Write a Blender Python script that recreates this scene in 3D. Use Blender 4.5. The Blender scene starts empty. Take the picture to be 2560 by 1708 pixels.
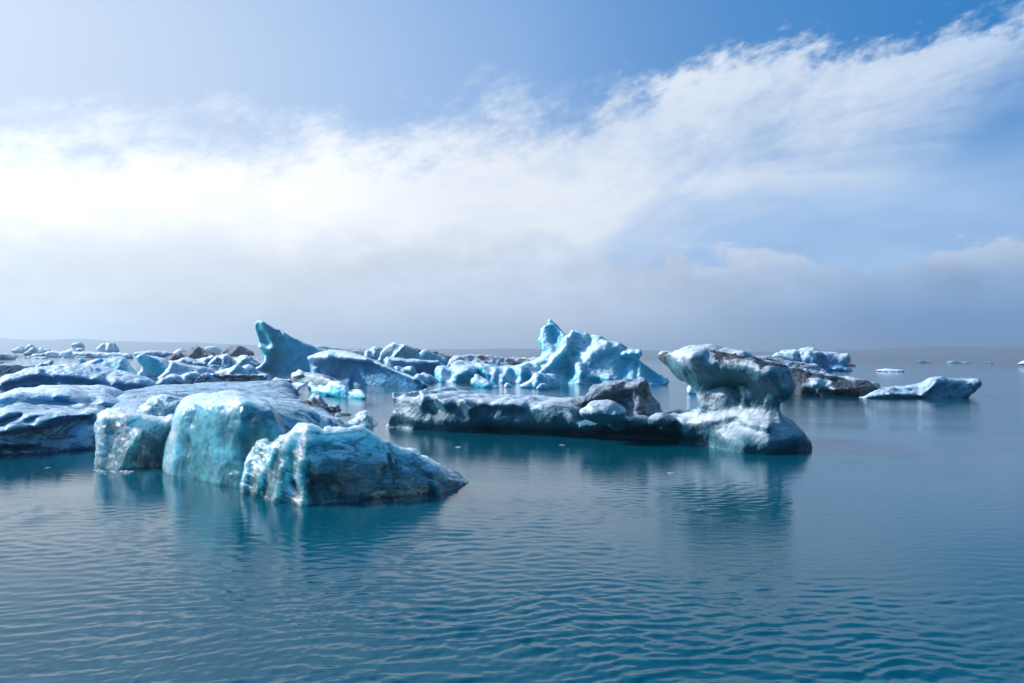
import bpy, math, random
import numpy as np
from mathutils import Vector

# ------------------------------------------------------------------ camera, light, exposure
H = 2.5            # eye height above the lagoon (m)
F = 1991.0         # focal length in pixels of the 2560 px wide picture
CX, CY = 1280.0, 854.0
ROLL = math.atan(0.0117)
HOR = 39.0         # horizon below the picture centre (px)
SUN_AZ, SUN_EL = math.radians(-76.0), math.radians(33.0)
SUN_STRENGTH = 4.7
SKY_STRENGTH = 0.075

scene = bpy.context.scene
col = scene.collection
cam_d = bpy.data.cameras.new("camera")
cam = bpy.data.objects.new("camera", cam_d)
col.objects.link(cam)
cam.location = (0, 0, H)
cam.rotation_mode = 'XYZ'
cam_d.sensor_width = 36.0
cam_d.lens = 36.0 * F / 2560.0
cam_d.shift_y = HOR / 2560.0
cam_d.clip_start = 0.1
cam_d.clip_end = 40000.0
from mathutils import Matrix
cam.rotation_euler = (Matrix.Rotation(math.radians(90), 3, 'X') @ Matrix.Rotation(ROLL, 3, 'Z')).to_euler()
scene.camera = cam

scene.render.engine = 'CYCLES'
scene.view_settings.view_transform = 'Standard'
scene.view_settings.look = 'None'
scene.view_settings.gamma = 1.0
scene.view_settings.exposure = 0.0
scene.view_settings.use_curve_mapping = False
cy = scene.cycles
cy.use_denoising = True
cy.max_bounces = 8
cy.diffuse_bounces = 3
cy.glossy_bounces = 3
cy.transmission_bounces = 6
cy.volume_bounces = 0
cy.caustics_reflective = False
cy.caustics_refractive = False
cy.sample_clamp_indirect = 6.0

sun_dir = Vector((math.sin(SUN_AZ) * math.cos(SUN_EL), math.cos(SUN_AZ) * math.cos(SUN_EL), math.sin(SUN_EL)))
sl = bpy.data.lights.new("sun", 'SUN')
sl.energy = SUN_STRENGTH
sl.angle = math.radians(0.53)
sl.color = (1.0, 0.965, 0.92)
so = bpy.data.objects.new("sun", sl)
col.objects.link(so)
so.location = (-60, 40, 60)
so.rotation_euler = sun_dir.to_track_quat('Z', 'Y').to_euler()


def lin(r, g, b):
    f = lambda c: (c / 255 / 12.92) if c / 255 <= 0.04045 else ((c / 255 + 0.055) / 1.055) ** 2.4
    return (f(r), f(g), f(b), 1.0)


# ------------------------------------------------------------------ node helpers
class NT:
    def __init__(self, tree):
        self.t = tree
        tree.nodes.clear()

    def n(self, typ, **kw):
        nd = self.t.nodes.new(typ)
        for k, v in kw.items():
            setattr(nd, k, v)
        return nd

    def put(self, sock, v):
        if isinstance(v, bpy.types.NodeSocket):
            self.t.links.new(v, sock)
        elif v is not None:
            sock.default_value = v

    def m(self, op, a, b=None, c=None, clamp=False):
        nd = self.n('ShaderNodeMath', operation=op, use_clamp=clamp)
        self.put(nd.inputs[0], a)
        self.put(nd.inputs[1], b)
        self.put(nd.inputs[2], c)
        return nd.outputs[0]

    def mr(self, v, a, b, c=0.0, d=1.0, smooth=True):
        nd = self.n('ShaderNodeMapRange', interpolation_type='SMOOTHSTEP' if smooth else 'LINEAR')
        for i, x in enumerate((v, a, b, c, d)):
            self.put(nd.inputs[i], x)
        return nd.outputs[0]

    def mix(self, f, a, b):
        nd = self.n('ShaderNodeMix', data_type='RGBA')
        self.put(nd.inputs[0], f)
        self.put(nd.inputs[6], a)
        self.put(nd.inputs[7], b)
        return nd.outputs[2]

    def noise(self, vec, scale, detail=4.0, rough=0.55, typ='FBM', dist=0.0, lac=2.0):
        nd = self.n('ShaderNodeTexNoise', noise_dimensions='3D')
        nd.noise_type = typ
        nd.normalize = True
        self.put(nd.inputs['Vector'], vec)
        self.put(nd.inputs['Scale'], scale)
        self.put(nd.inputs['Detail'], detail)
        self.put(nd.inputs['Roughness'], rough)
        self.put(nd.inputs['Lacunarity'], lac)
        self.put(nd.inputs['Distortion'], dist)
        return nd.outputs[0]

    def voro(self, vec, scale, feature='F1', rnd=1.0):
        nd = self.n('ShaderNodeTexVoronoi', feature=feature)
        self.put(nd.inputs['Vector'], vec)
        self.put(nd.inputs['Scale'], scale)
        self.put(nd.inputs['Randomness'], rnd)
        return nd.outputs['Distance']

    def mapping(self, vec, scale=(1, 1, 1), rot=(0, 0, 0), loc=(0, 0, 0)):
        nd = self.n('ShaderNodeMapping')
        self.put(nd.inputs[0], vec)
        nd.inputs['Scale'].default_value = scale
        nd.inputs['Rotation'].default_value = rot
        nd.inputs['Location'].default_value = loc
        return nd.outputs[0]

    def ramp(self, v, stops, interp='EASE'):
        nd = self.n('ShaderNodeValToRGB')
        cr = nd.color_ramp
        cr.interpolation = interp
        while len(cr.elements) < len(stops):
            cr.elements.new(0.5)
        for e, (p, c) in zip(cr.elements, stops):
            e.position = p
            e.color = c
        self.put(nd.inputs[0], v)
        return nd.outputs[0]

    def curve(self, v, pts):
        """piecewise curve through pts (x in 0..1, y in 0..1)"""
        nd = self.n('ShaderNodeFloatCurve')
        c = nd.mapping.curves[0]
        while len(c.points) < len(pts):
            c.points.new(0.5, 0.5)
        for p, (x, y) in zip(c.points, pts):
            p.location = (x, y)
            p.handle_type = 'AUTO_CLAMPED'
        nd.mapping.update()
        self.put(nd.inputs['Value'], v)
        return nd.outputs[0]


# ------------------------------------------------------------------ world: Nishita sky under procedural cloud
def azel(px, py):
    u, v = px - CX, py - CY
    a, b = u * math.cos(ROLL) + v * math.sin(ROLL), -u * math.sin(ROLL) + v * math.cos(ROLL)
    az = math.atan2(a, F)
    el = math.atan2(-(b - HOR), math.hypot(a, F))
    return math.degrees(az), math.degrees(el)


def build_world():
    w = bpy.data.worlds.new("World")
    scene.world = w
    w.use_nodes = True
    N = NT(w.node_tree)
    sky = N.n('ShaderNodeTexSky', sky_type='NISHITA')
    sky.sun_disc = False
    sky.sun_elevation = SUN_EL
    sky.sun_rotation = SUN_AZ
    sky.altitude = 0
    sky.air_density = 1.0
    sky.dust_density = 0.6
    sky.ozone_density = 3.0
    hs = N.n('ShaderNodeHueSaturation')
    hs.inputs['Saturation'].default_value = 1.8
    hs.inputs['Hue'].default_value = 0.496
    N.put(hs.inputs['Color'], sky.outputs[0])
    d = N.n('ShaderNodeTexCoord').outputs['Generated']
    sp = N.n('ShaderNodeSeparateXYZ')
    N.put(sp.inputs[0], d)
    x, y, z = sp.outputs
    az = N.m('MULTIPLY', N.m('ARCTAN2', x, y), 180 / math.pi)
    el = N.m('MULTIPLY', N.m('ARCSINE', z), 180 / math.pi)
    s = N.m('DIVIDE', N.m('ADD', az, 50.0), 100.0, clamp=True)      # 0..1 for az -50..50
    front = N.m('MULTIPLY', N.mr(N.m('ABSOLUTE', az), 70, 110, 1, 0), N.mr(el, 40, 60, 1, 0))

    def ecurve(pts, top=30.0):
        out = []
        for px, py in pts:
            a, e = azel(px, py)
            out.append(((a + 50) / 100, max(0, min(1, e / top))))
        out = [(0, out[0][1])] + out + [(1, out[-1][1])]
        return N.m('MULTIPLY', N.curve(s, out), top)

    band = N.mapping(d, (1, 1, 1), (0, math.radians(17), 0))
    streak = N.noise(N.mapping(band, (1, 1, 3.2)), 3.0, 7, 0.6, dist=0.5)
    puff = N.noise(N.mapping(band, (1, 1, 1.7)), 11.0, 8, 0.65)
    cell = N.noise(N.mapping(band, (1, 1, 2.0)), 42.0, 5, 0.62)
    dv = N.mapping(d, (1, 1, 1.9))
    cum = N.noise(dv, 9.0, 8, 0.6)
    soft = N.noise(N.mapping(d, (1, 1, 3.0), loc=(3, 1, 2)), 2.6, 5, 0.5)
    cen = lambda v: N.m('SUBTRACT', v, 0.5)

    # milky veil, strongest towards the sun
    veil = N.curve(s, [(0, 0.92), (0.17, 0.88), (0.33, 0.85), (0.47, 0.66), (0.58, 0.32), (0.7, 0.10), (0.85, 0.0), (1, 0.0)])
    veil = N.m('MULTIPLY', veil, N.mr(el, 18, 48, 1.0, 0.12))
    veil = N.m('ADD', veil, N.m('MULTIPLY', N.mr(el, 16, 4, 0, 0.30), 1.0), clamp=True)
    veilc = N.ramp(s, [(0.15, lin(214, 228, 246)), (0.5, lin(172, 202, 242)), (0.75, lin(168, 202, 242)), (1, lin(150, 190, 238))])
    rv = N.m('MULTIPLY', N.mr(s, 0.46, 0.66), N.m('MULTIPLY', N.mr(el, 20, 11), N.mr(el, 3, 7)))
    veil = N.m('ADD', veil, N.m('MULTIPLY', rv, N.mr(soft, 0.3, 0.7, 0.40, 0.95)), clamp=True)
    skyc = N.n('ShaderNodeVectorMath', operation='SCALE')
    N.put(skyc.inputs[0], hs.outputs[0])
    skyc.inputs['Scale'].default_value = SKY_STRENGTH
    azure = N.mix(N.m('MULTIPLY', front, N.m('MULTIPLY', N.mr(el, 38, 24), 0.7)), skyc.outputs[0], lin(52, 138, 216))
    c = N.mix(N.m('MULTIPLY', veil, front), azure, veilc)

    # high cirrus sheet: upper and lower edge
    top = ecurve([(-100, 255), (300, 275), (700, 295), (1000, 285), (1250, 230), (1500, 200), (1800, 140), (2000, 105), (2200, 95), (2560, 20), (2700, -30)])
    bot = ecurve([(-100, 900), (900, 900), (1300, 820), (1600, 660), (1900, 560), (2200, 450), (2400, 370), (2560, 280), (2700, 230)])
    warp = N.m('ADD', N.m('MULTIPLY', cen(streak), 7.0), N.m('ADD', N.m('MULTIPLY', cen(puff), 8.0), N.m('MULTIPLY', cen(cell), 4.2)))
    dt = N.m('ADD', N.m('SUBTRACT', top, el), warp)
    db = N.m('ADD', N.m('SUBTRACT', el, bot), N.m('MULTIPLY', cen(streak), 14.0))
    wt = N.curve(s, [(0, 0.5), (0.35, 0.45), (0.5, 0.36), (0.62, 0.20), (0.8, 0.16), (1, 0.18)])
    mt = N.m('DIVIDE', dt, N.m('MULTIPLY', wt, 10.0))
    cir = N.m('MULTIPLY', N.mr(mt, -0.3, 1.2), N.mr(db, -2.0, 5.5))
    tex = N.m('ADD', N.m('MULTIPLY', streak, 0.7), N.m('ADD', N.m('MULTIPLY', puff, 0.5), N.m('MULTIPLY', cell, 0.25)))
    cir = N.m('MULTIPLY', cir, N.mr(tex, 0.50, 0.86, N.mr(s, 0.3, 0.75, 0.9, 0.4), 1.0))
    cirC = N.ramp(s, [(0.15, (1.35, 1.36, 1.37, 1)), (0.33, (1.08, 1.09, 1.11, 1)), (0.5, lin(238, 244, 252)), (0.72, lin(215, 229, 247)), (0.85, lin(190, 213, 243))])
    c = N.mix(N.m('MULTIPLY', cir, front), c, cirC)

    # low grey stratus / cumulus bank
    top2 = ecurve([(-100, 420), (300, 440), (600, 480), (1000, 490), (1300, 540), (1500, 590), (1700, 615), (2000, 640), (2200, 650), (2400, 622), (2560, 580), (2700, 570)])
    d2 = N.m('ADD', N.m('SUBTRACT', top2, el), N.m('ADD', N.m('MULTIPLY', cen(cum), 9.0), N.m('MULTIPLY', cen(soft), 4.0)))
    w2 = N.curve(s, [(0, 0.75), (0.35, 0.6), (0.5, 0.35), (0.62, 0.12), (0.8, 0.07), (1, 0.06)])
    m2 = N.mr(N.m('DIVIDE', d2, N.m('MULTIPLY', w2, 10.0)), 0.0, 1.0)
    e01 = N.m('DIVIDE', el, 15.0, clamp=True)
    cl = N.ramp(e01, [(0, lin(208, 217, 229)), (0.3, lin(216, 224, 234)), (0.7, lin(224, 231, 239)), (1, lin(242, 246, 251))])
    cm = N.ramp(e01, [(0, lin(186, 204, 226)), (0.25, lin(204, 218, 237)), (0.6, lin(212, 223, 240)), (0.85, lin(216, 227, 243)), (1, lin(234, 242, 252))])
    cr = N.ramp(e01, [(0, lin(88, 130, 184)), (0.16, lin(106, 150, 204)), (0.32, lin(142, 174, 214)), (0.5, lin(196, 212, 236)), (0.62, lin(214, 227, 245)), (0.8, lin(220, 232, 248))])
    k = N.mr(s, 0.17, 0.52)
    k2 = N.mr(s, 0.50, 0.80)
    c2 = N.mix(k2, N.mix(k, cl, cm), cr)
    lump = N.noise(N.mapping(d, (1, 1, 1.5), loc=(1, 4, 2)), 17.0, 7, 0.6)
    shade = N.m('ADD', N.m('ADD', 1.0, N.m('MULTIPLY', N.m('MULTIPLY', cen(lump), N.mr(s, 0.25, 0.6, 0.15, 0.5)), N.mr(el, 2, 6))), N.m('ADD', N.m('MULTIPLY', cen(soft), 0.40), N.m('MULTIPLY', cen(cum), 0.50)))
    sc2 = N.n('ShaderNodeVectorMath', operation='SCALE')
    N.put(sc2.inputs[0], c2)
    N.put(sc2.inputs['Scale'], shade)
    c = N.mix(N.m('MULTIPLY', N.m('MULTIPLY', m2, 0.93), front), c, sc2.outputs[0])

    dot = N.n('ShaderNodeVectorMath', operation='DOT_PRODUCT')
    N.put(dot.inputs[0], d)
    dot.inputs[1].default_value = sun_dir
    glow = N.m('MULTIPLY', N.m('POWER', N.m('MAXIMUM', dot.outputs['Value'], 0.0), 14.0), 3.0)
    glow = N.m('ADD', glow, N.m('MULTIPLY', N.m('MULTIPLY', N.m('POWER', N.m('MAXIMUM', dot.outputs['Value'], 0.0), 2.5), N.mr(el, 24, 33)), 5.0))  # upper-sky brightening added out of view for silver glints on the water
    gs = N.n('ShaderNodeVectorMath', operation='SCALE')
    N.put(gs.inputs[0], c)
    N.put(gs.inputs['Scale'], N.m('ADD', 1.0, glow))
    c = gs.outputs[0]
    bg = N.n('ShaderNodeBackground')
    N.put(bg.inputs[0], c)
    bg.inputs[1].default_value = 1.0
    out = N.n('ShaderNodeOutputWorld')
    N.t.links.new(bg.outputs[0], out.inputs[0])


build_world()


# ------------------------------------------------------------------ numeric helpers (noise, meshing)
def _hash(ix, iy, iz, seed):
    h = (ix * 374761393 + iy * 668265263 + iz * 1274126177 + seed * 974634077) & 0xFFFFFFFF
    h = ((h ^ (h >> 13)) * 1274126177) & 0xFFFFFFFF
    h = ((h ^ (h >> 15)) * 2246822519) & 0xFFFFFFFF
    return h ^ (h >> 16)


def perlin(p, seed=0):
    p = np.asarray(p, dtype=np.float64)
    i = np.floor(p).astype(np.int64)
    f = p - i
    u = f * f * f * (f * (f * 6 - 15) + 10)
    res = 0
    for dx in (0, 1):
        wx = u[..., 0] if dx else 1 - u[..., 0]
        for dy in (0, 1):
            wy = u[..., 1] if dy else 1 - u[..., 1]
            for dz in (0, 1):
                wz = u[..., 2] if dz else 1 - u[..., 2]
                h = _hash(i[..., 0] + dx, i[..., 1] + dy, i[..., 2] + dz, seed)
                gx = ((h & 1023) / 511.5 - 1)
                gy = (((h >> 10) & 1023) / 511.5 - 1)
                gz = (((h >> 20) & 1023) / 511.5 - 1)
                res = res + wx * wy * wz * (gx * (f[..., 0] - dx) + gy * (f[..., 1] - dy) + gz * (f[..., 2] - dz))
    return res


def fbm(p, octaves=4, seed=0, gain=0.5, ridged=False):
    a, s, r = 1.0, 0.0, 0.0
    q = np.array(p, dtype=np.float64)
    for o in range(octaves):
        v = perlin(q, seed + o * 17)
        if ridged:
            v = 0.5 - np.abs(v) * 1.6
        r = r + a * v
        q = q * 2.03 + 11.3
        a *= gain
    return r


def worley(p, seed=0):
    i = np.floor(p).astype(np.int64)
    best = np.full(p.shape[:-1], 9.0)
    for dx in (-1, 0, 1):
        for dy in (-1, 0, 1):
            for dz in (-1, 0, 1):
                c = i + np.array([dx, dy, dz])
                h = _hash(c[..., 0], c[..., 1], c[..., 2], seed)
                q = np.stack([(h & 1023) / 1023., ((h >> 10) & 1023) / 1023., ((h >> 20) & 1023) / 1023.], -1) + c
                best = np.minimum(best, ((q - p) ** 2).sum(-1))
    return np.sqrt(best)


def surface_nets(f, org, h):
    inside = f < 0
    nx, ny, nz = f.shape
    cs = (nx - 1, ny - 1, nz - 1)
    acc = np.zeros(cs + (3,))
    cnt = np.zeros(cs)
    sl_ = lambda d, n: slice(d, n - 1 + d)
    for ax in range(3):
        for b in (0, 1):
            for c in (0, 1):
                o0 = [0, 0, 0]
                others = [k for k in range(3) if k != ax]
                o0[others[0]], o0[others[1]] = b, c
                o1 = list(o0)
                o1[ax] = 1
                A = f[sl_(o0[0], nx), sl_(o0[1], ny), sl_(o0[2], nz)]
                B = f[sl_(o1[0], nx), sl_(o1[1], ny), sl_(o1[2], nz)]
                cr = (A < 0) != (B < 0)
                t = np.where(cr, A / np.where(cr, A - B, 1), 0)
                for k in range(3):
                    acc[..., k] += np.where(cr, t if k == ax else o0[k], 0)
                cnt += cr
    act = cnt > 0
    idx = -np.ones(cs, dtype=np.int64)
    idx[act] = np.arange(act.sum())
    ii = np.argwhere(act)
    verts = (ii + acc[act] / cnt[act][:, None]) * h + np.array(org)
    quads = []
    for ax in range(3):
        o1, o2 = [(1, 2), (2, 0), (0, 1)][ax]
        s0 = [slice(1, -1)] * 3
        s0[ax] = slice(0, -1)
        s1 = [slice(1, -1)] * 3
        s1[ax] = slice(1, None)
        A, B = inside[tuple(s0)], inside[tuple(s1)]
        cr = A != B
        pos = np.argwhere(cr)
        if len(pos) == 0:
            continue
        flip = A[cr]
        base = pos.copy()
        for k in range(3):
            if k != ax:
                base[:, k] += 1
        e1 = np.zeros(3, dtype=np.int64); e1[o1] = 1
        e2 = np.zeros(3, dtype=np.int64); e2[o2] = 1
        g = lambda q: idx[q[:, 0], q[:, 1], q[:, 2]]
        q = np.stack([g(base - e1 - e2), g(base - e2), g(base), g(base - e1)], 1)
        q[~flip] = q[~flip][:, ::-1]
        quads.append(q)
    return verts, np.concatenate(quads, 0)


def vnormals(v, q):
    n = np.cross(v[q[:, 2]] - v[q[:, 0]], v[q[:, 3]] - v[q[:, 1]])
    vn = np.zeros_like(v)
    for k in range(4):
        np.add.at(vn, q[:, k], n)
    return vn / np.maximum(np.linalg.norm(vn, axis=1), 1e-12)[:, None]


def mesh_obj(name, v, q, mat, attrs=None, loc=(0, 0, 0), smooth=True, parent=None):
    me = bpy.data.meshes.new(name)
    v = np.asarray(v, dtype=np.float32) - np.array(loc, dtype=np.float32)
    q = np.asarray(q)
    me.vertices.add(len(v))
    me.vertices.foreach_set("co", v.ravel())
    k = q.shape[1]
    me.loops.add(q.size)
    me.loops.foreach_set("vertex_index", q.ravel().astype(np.int32))
    me.polygons.add(len(q))
    me.polygons.foreach_set("loop_start", np.arange(0, q.size, k, dtype=np.int32))
    me.polygons.foreach_set("use_smooth", np.full(len(q), smooth))
    me.update(calc_edges=True)
    for an, av in (attrs or {}).items():
        a = me.attributes.new(an, 'FLOAT', 'POINT')
        a.data.foreach_set("value", np.asarray(av, dtype=np.float32))
    if mat:
        me.materials.append(mat)
    o = bpy.data.objects.new(name, me)
    col.objects.link(o)
    o.location = loc
    if parent:
        o.parent = parent
    return o


def tag(o, label=None, cat=None, group=None, kind=None):
    if label: o['label'] = label
    if cat: o['category'] = cat
    if group: o['group'] = group
    if kind: o['kind'] = kind
    return o


# ------------------------------------------------------------------ from photo readings to metres
ZT = {'1': (0, 780, .29787), '2': (600, 780, .25532), '3': (1050, 780, .2766), '4': (1500, 820, .45106), '5': (200, 960, .42553),
      'A': (0, 820, .15319), 'B': (340, 840, .15319), 'C': (0, 960, .18723), 'D': (660, 900, .13617), 'E': (1640, 840, .22128),
      'G': (2000, 840, .2383), 'I': (1000, 860, .17872), 'J': (1280, 780, .17021), 'K': (580, 1040, .25532), 'L': (980, 960, .3234), 'P': (0, 0, 1)}


def px(k, pts):
    ox, oy, s = ZT[k]
    return [(ox + a * s, oy + b * s) for a, b in pts]


def rot(p):
    u, v = p[0] - CX, p[1] - CY
    return u * math.cos(ROLL) + v * math.sin(ROLL), -u * math.sin(ROLL) + v * math.cos(ROLL) - HOR


def dist(p, z=0.0):
    return (H - z) * F / max(rot(p)[1], 1.0)


def unproj(p, Y):
    u, v = rot(p)
    return u / F * Y, H - v / F * Y


def poly_sdf(X, Z, poly):
    d = np.full(X.shape, 1e9)
    ins = np.zeros(X.shape, dtype=bool)
    n = len(poly)
    for i in range(n):
        ax, az = poly[i]
        bx, bz = poly[(i + 1) % n]
        ex, ez = bx - ax, bz - az
        wx, wz = X - ax, Z - az
        t = np.clip((wx * ex + wz * ez) / max(ex * ex + ez * ez, 1e-12), 0, 1)
        d = np.minimum(d, (wx - ex * t) ** 2 + (wz - ez * t) ** 2)
        c = (az > Z) != (bz > Z)
        with np.errstate(divide='ignore', invalid='ignore'):
            xi = ax + (Z - az) * ex / (ez if abs(ez) > 1e-12 else 1e-12)
        ins ^= c & (X < xi)
    d = np.sqrt(d)
    return np.where(ins, -d, d)


def chaikin(p, it=1):
    for _ in range(it):
        q = []
        for i in range(len(p)):
            a, b = p[i], p[(i + 1) % len(p)]
            q += [(a[0] * .75 + b[0] * .25, a[1] * .75 + b[1] * .25), (a[0] * .25 + b[0] * .75, a[1] * .25 + b[1] * .75)]
        p = q
    return p


def smax(a, b, k):
    h = np.clip(0.5 + 0.5 * (a - b) / k, 0, 1)
    return b + (a - b) * h + k * h * (1 - h)


def smin(a, b, k):
    return -smax(-a, -b, k)


def seg_field(X, Z, segs):
    """sum of gaussian ridges along segments, already in metres: (x1,z1,x2,z2,r,amount)"""
    r = np.zeros(X.shape)
    for x1, z1, x2, z2, rad, a in segs:
        ex, ez = x2 - x1, z2 - z1
        t = np.clip(((X - x1) * ex + (Z - z1) * ez) / max(ex * ex + ez * ez, 1e-9), 0, 1)
        dd = (X - x1 - ex * t) ** 2 + (Z - z1 - ez * t) ** 2
        r += a * np.exp(-dd / (rad * rad))
    return r


_seed = [100]


def berg(name, label, z, out, mat, foot=None, Y=None, depth=2.0, rim=0.4, lean=0.25, backlean=0.3, k=0.3, rel=(), dirt=(), crust_shade=(),
         noise=((0.05, 1.0, 'fbm'),), low=(0.08, 1.5), vox=None, smooth=1, add=(), cut=(), cat='iceberg', group=None, sink=0.45, bulge=0.0, under=0.0, cap=99.0, footz=None, rimy=None, shear=None, yaw=0.0,
         zmin=None):
    """One block of ice. out: outline read off the photo in zoom z; foot: its waterline; depth: how far it reaches back (m);
    rel/dirt/crust: ridges, stains or white skin, bared on some faces to paint in shade, along segments (zoom px) with radius (zoom px) and amount (m or 0..1)."""
    sc = ZT[z][2]
    pts = px(z, out)
    if foot is not None:
        fp = sorted(px(z, foot))
        fY = [dist(p) for p in fp]
    else:
        fp = [(min(p[0] for p in pts), 0), (max(p[0] for p in pts), 0)]
        fY = [Y, Y]
    fpx = [p[0] for p in fp]
    if foot is not None and np.mean(fY) > 45 and len(fY) > 2:
        cf = np.polyfit(fpx, fY, 1)
        fY = [float(v) for v in np.polyval(cf, fpx)]
    Yat = lambda q: float(np.interp(q, fpx, fY))
    ym = float(np.mean(fY))
    if rimy is not None:
        rpx = [px(z, [(a, 0)])[0][0] for a, b in rimy]
        Rat = lambda q: float(np.interp(q, rpx, [b for a, b in rimy]))
    else:
        Rat = lambda q: Yat(q) + depth * rim
    yref = float(np.mean([Rat(p[0]) for p in pts]))
    if shear is None:
        shear = float(np.clip((np.mean([p[0] for p in pts]) - CX) / F, -0.45, 0.45))

    def place(p, yy):
        u = unproj(p, yy)
        return (u[0] - shear * (yy - yref), u[1])
    poly = [place(p, Rat(p[0])) for p in pts]
    if smooth:
        poly = chaikin(poly, smooth)
    if vox is None:
        vox = ym / 796.0 * 1.1
    xs = [p[0] for p in poly]
    zs = [p[1] for p in poly]
    bot = -sink if zmin is None else zmin
    x0, x1, z1 = min(xs) - 4 * vox, max(xs) + 4 * vox, max(zs) + 4 * vox
    z0 = bot - 3 * vox
    fx = [((q - CX) / F * yy) - shear * (yy - yref) for q, yy in zip(fpx, fY)]
    relm = []

    def conv(segs):
        o = []
        for a in segs:
            (p1, p2) = px(z, [(a[0], a[1]), (a[2], a[3])])
            yA, yB = (Yat(p1[0]) + Rat(p1[0])) / 2, (Yat(p2[0]) + Rat(p2[0])) / 2
            A, B = place(p1, yA), place(p2, yB)
            o.append((A[0], A[1], B[0], B[1], a[4] * sc / F * (yA + yB) / 2, a[5]))
        return o
    relm = conv(rel)
    y0 = min(fY) - max([0] + [a[5] for a in relm]) - 6 * vox - low[0] * 2 - bulge - (abs(lean) * 3 * vox if lean > 0 else -lean * z1)
    y1 = max(fY) + depth + 6 * vox + low[0] * 2
    y0, y1 = y0 - abs(yaw) * (x1 - x0) / 2, y1 + abs(yaw) * (x1 - x0) / 2
    for (ax, ay, dy, rx, ry, rz, kk) in add:
        p = px(z, [(ax, ay)])[0]
        cxx, cyy = place(p, Rat(p[0]) + dy)[0], Rat(p[0]) + dy
        x0, x1 = min(x0, cxx - rx * 1.3 - kk), max(x1, cxx + rx * 1.3 + kk)
        y0, y1 = min(y0, cyy - ry * 1.3 - kk), max(y1, cyy + ry * 1.3 + kk)
    gx = np.arange(x0, x1 + vox, vox)
    gz = np.arange(z0, z1 + vox, vox)
    gy = np.arange(y0, y1 + vox, vox)
    X2, Z2 = np.meshgrid(gx, gz, indexing='ij')
    d2 = poly_sdf(X2, Z2, poly)
    base = np.interp(X2, fx, fY)
    if footz is not None:
        kw = max(3, int(footz[1] / vox))
        sm = np.interp(gx, fx, fY)
        sm = np.convolve(np.pad(sm, kw, mode='edge'), np.ones(2 * kw + 1) / (2 * kw + 1), 'valid')[:len(gx)]
        wz = np.exp(-(np.maximum(Z2, 0) / footz[0]) ** 2)
        base = base * wz + sm[:, None] * (1 - wz)
    base = base + yaw * (X2 - (x0 + x1) / 2)
    yf = base + lean * cap * (1 - np.exp(-np.maximum(Z2, 0) / cap)) + (under * np.exp(-(np.maximum(Z2, 0) / 0.26) ** 2) if under else 0)
    yf = yf - seg_field(X2, Z2, relm)
    if bulge:
        yf = yf - bulge * np.sqrt(np.clip(-d2 / (0.35 * (z1 - z0)), 0, 1))
    yb = np.interp(X2, fx, fY) + yaw * (X2 - (x0 + x1) / 2) + depth - backlean * np.maximum(Z2, 0)
    yb = np.maximum(yb, yf + min(0.3 * depth, 4 * vox))
    X3, Y3, Z3 = np.meshgrid(gx, gy, gz, indexing='ij')
    f = smax(np.broadcast_to(d2[:, None, :], X3.shape), smax(yf[:, None, :] - Y3, Y3 - yb[:, None, :], k), k)
    W3 = lambda p, dy: (lambda u, yy: (u[0], yy, u[1]))(place(p, Rat(p[0]) + dy), Rat(p[0]) + dy)
    for (ax, ay, dy, rx, ry, rz, kk) in add:
        c = W3(px(z, [(ax, ay)])[0], dy)
        e = (np.sqrt(((X3 - c[0]) / rx) ** 2 + ((Y3 - c[1]) / ry) ** 2 + ((Z3 - c[2]) / rz) ** 2) - 1) * min(rx, ry, rz)
        f = smin(f, e, kk)
    for (ax, ay, dy, rx, ry, rz, kk) in cut:
        c = W3(px(z, [(ax, ay)])[0], dy)
        e = (np.sqrt(((X3 - c[0]) / rx) ** 2 + ((Y3 - c[1]) / ry) ** 2 + ((Z3 - c[2]) / rz) ** 2) - 1) * min(rx, ry, rz)
        f = smax(f, -e, kk)
    _seed[0] += 7
    sd = _seed[0]
    if low[0]:
        step = 2
        sub = np.stack([X3[::step, ::step, ::step], Y3[::step, ::step, ::step], Z3[::step, ::step, ::step]], -1) / low[1]
        ln = fbm(sub, 2, sd)
        for axn in range(3):
            ln = np.repeat(ln, step, axis=axn)
        f = f + low[0] * 2 * ln[:f.shape[0], :f.shape[1], :f.shape[2]]
        # smooth the block-upsampled noise a little
    f = np.maximum(f, (bot - Z3))
    f[0], f[-1] = 1, 1
    f[:, 0], f[:, -1] = 1, 1
    f[:, :, 0], f[:, :, -1] = 1, 1
    if low[0]:
        for axn in range(3):
            f = (np.roll(f, 1, axn) + 2 * f + np.roll(f, -1, axn)) / 4
        f[0], f[-1] = 1, 1
        f[:, 0], f[:, -1] = 1, 1
        f[:, :, 0], f[:, :, -1] = 1, 1
    v, q = surface_nets(f, (gx[0], gy[0], gz[0]), vox)
    n = vnormals(v, q)
    if ym > 45 and cat == 'iceberg' and 'smooth' not in label and 'fin-shaped iceberg' not in label and 'blue wedge iceberg' not in label:
        noise = tuple(noise) + ((ym * 0.0011, ym * 0.010, 'crag'),)
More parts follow.
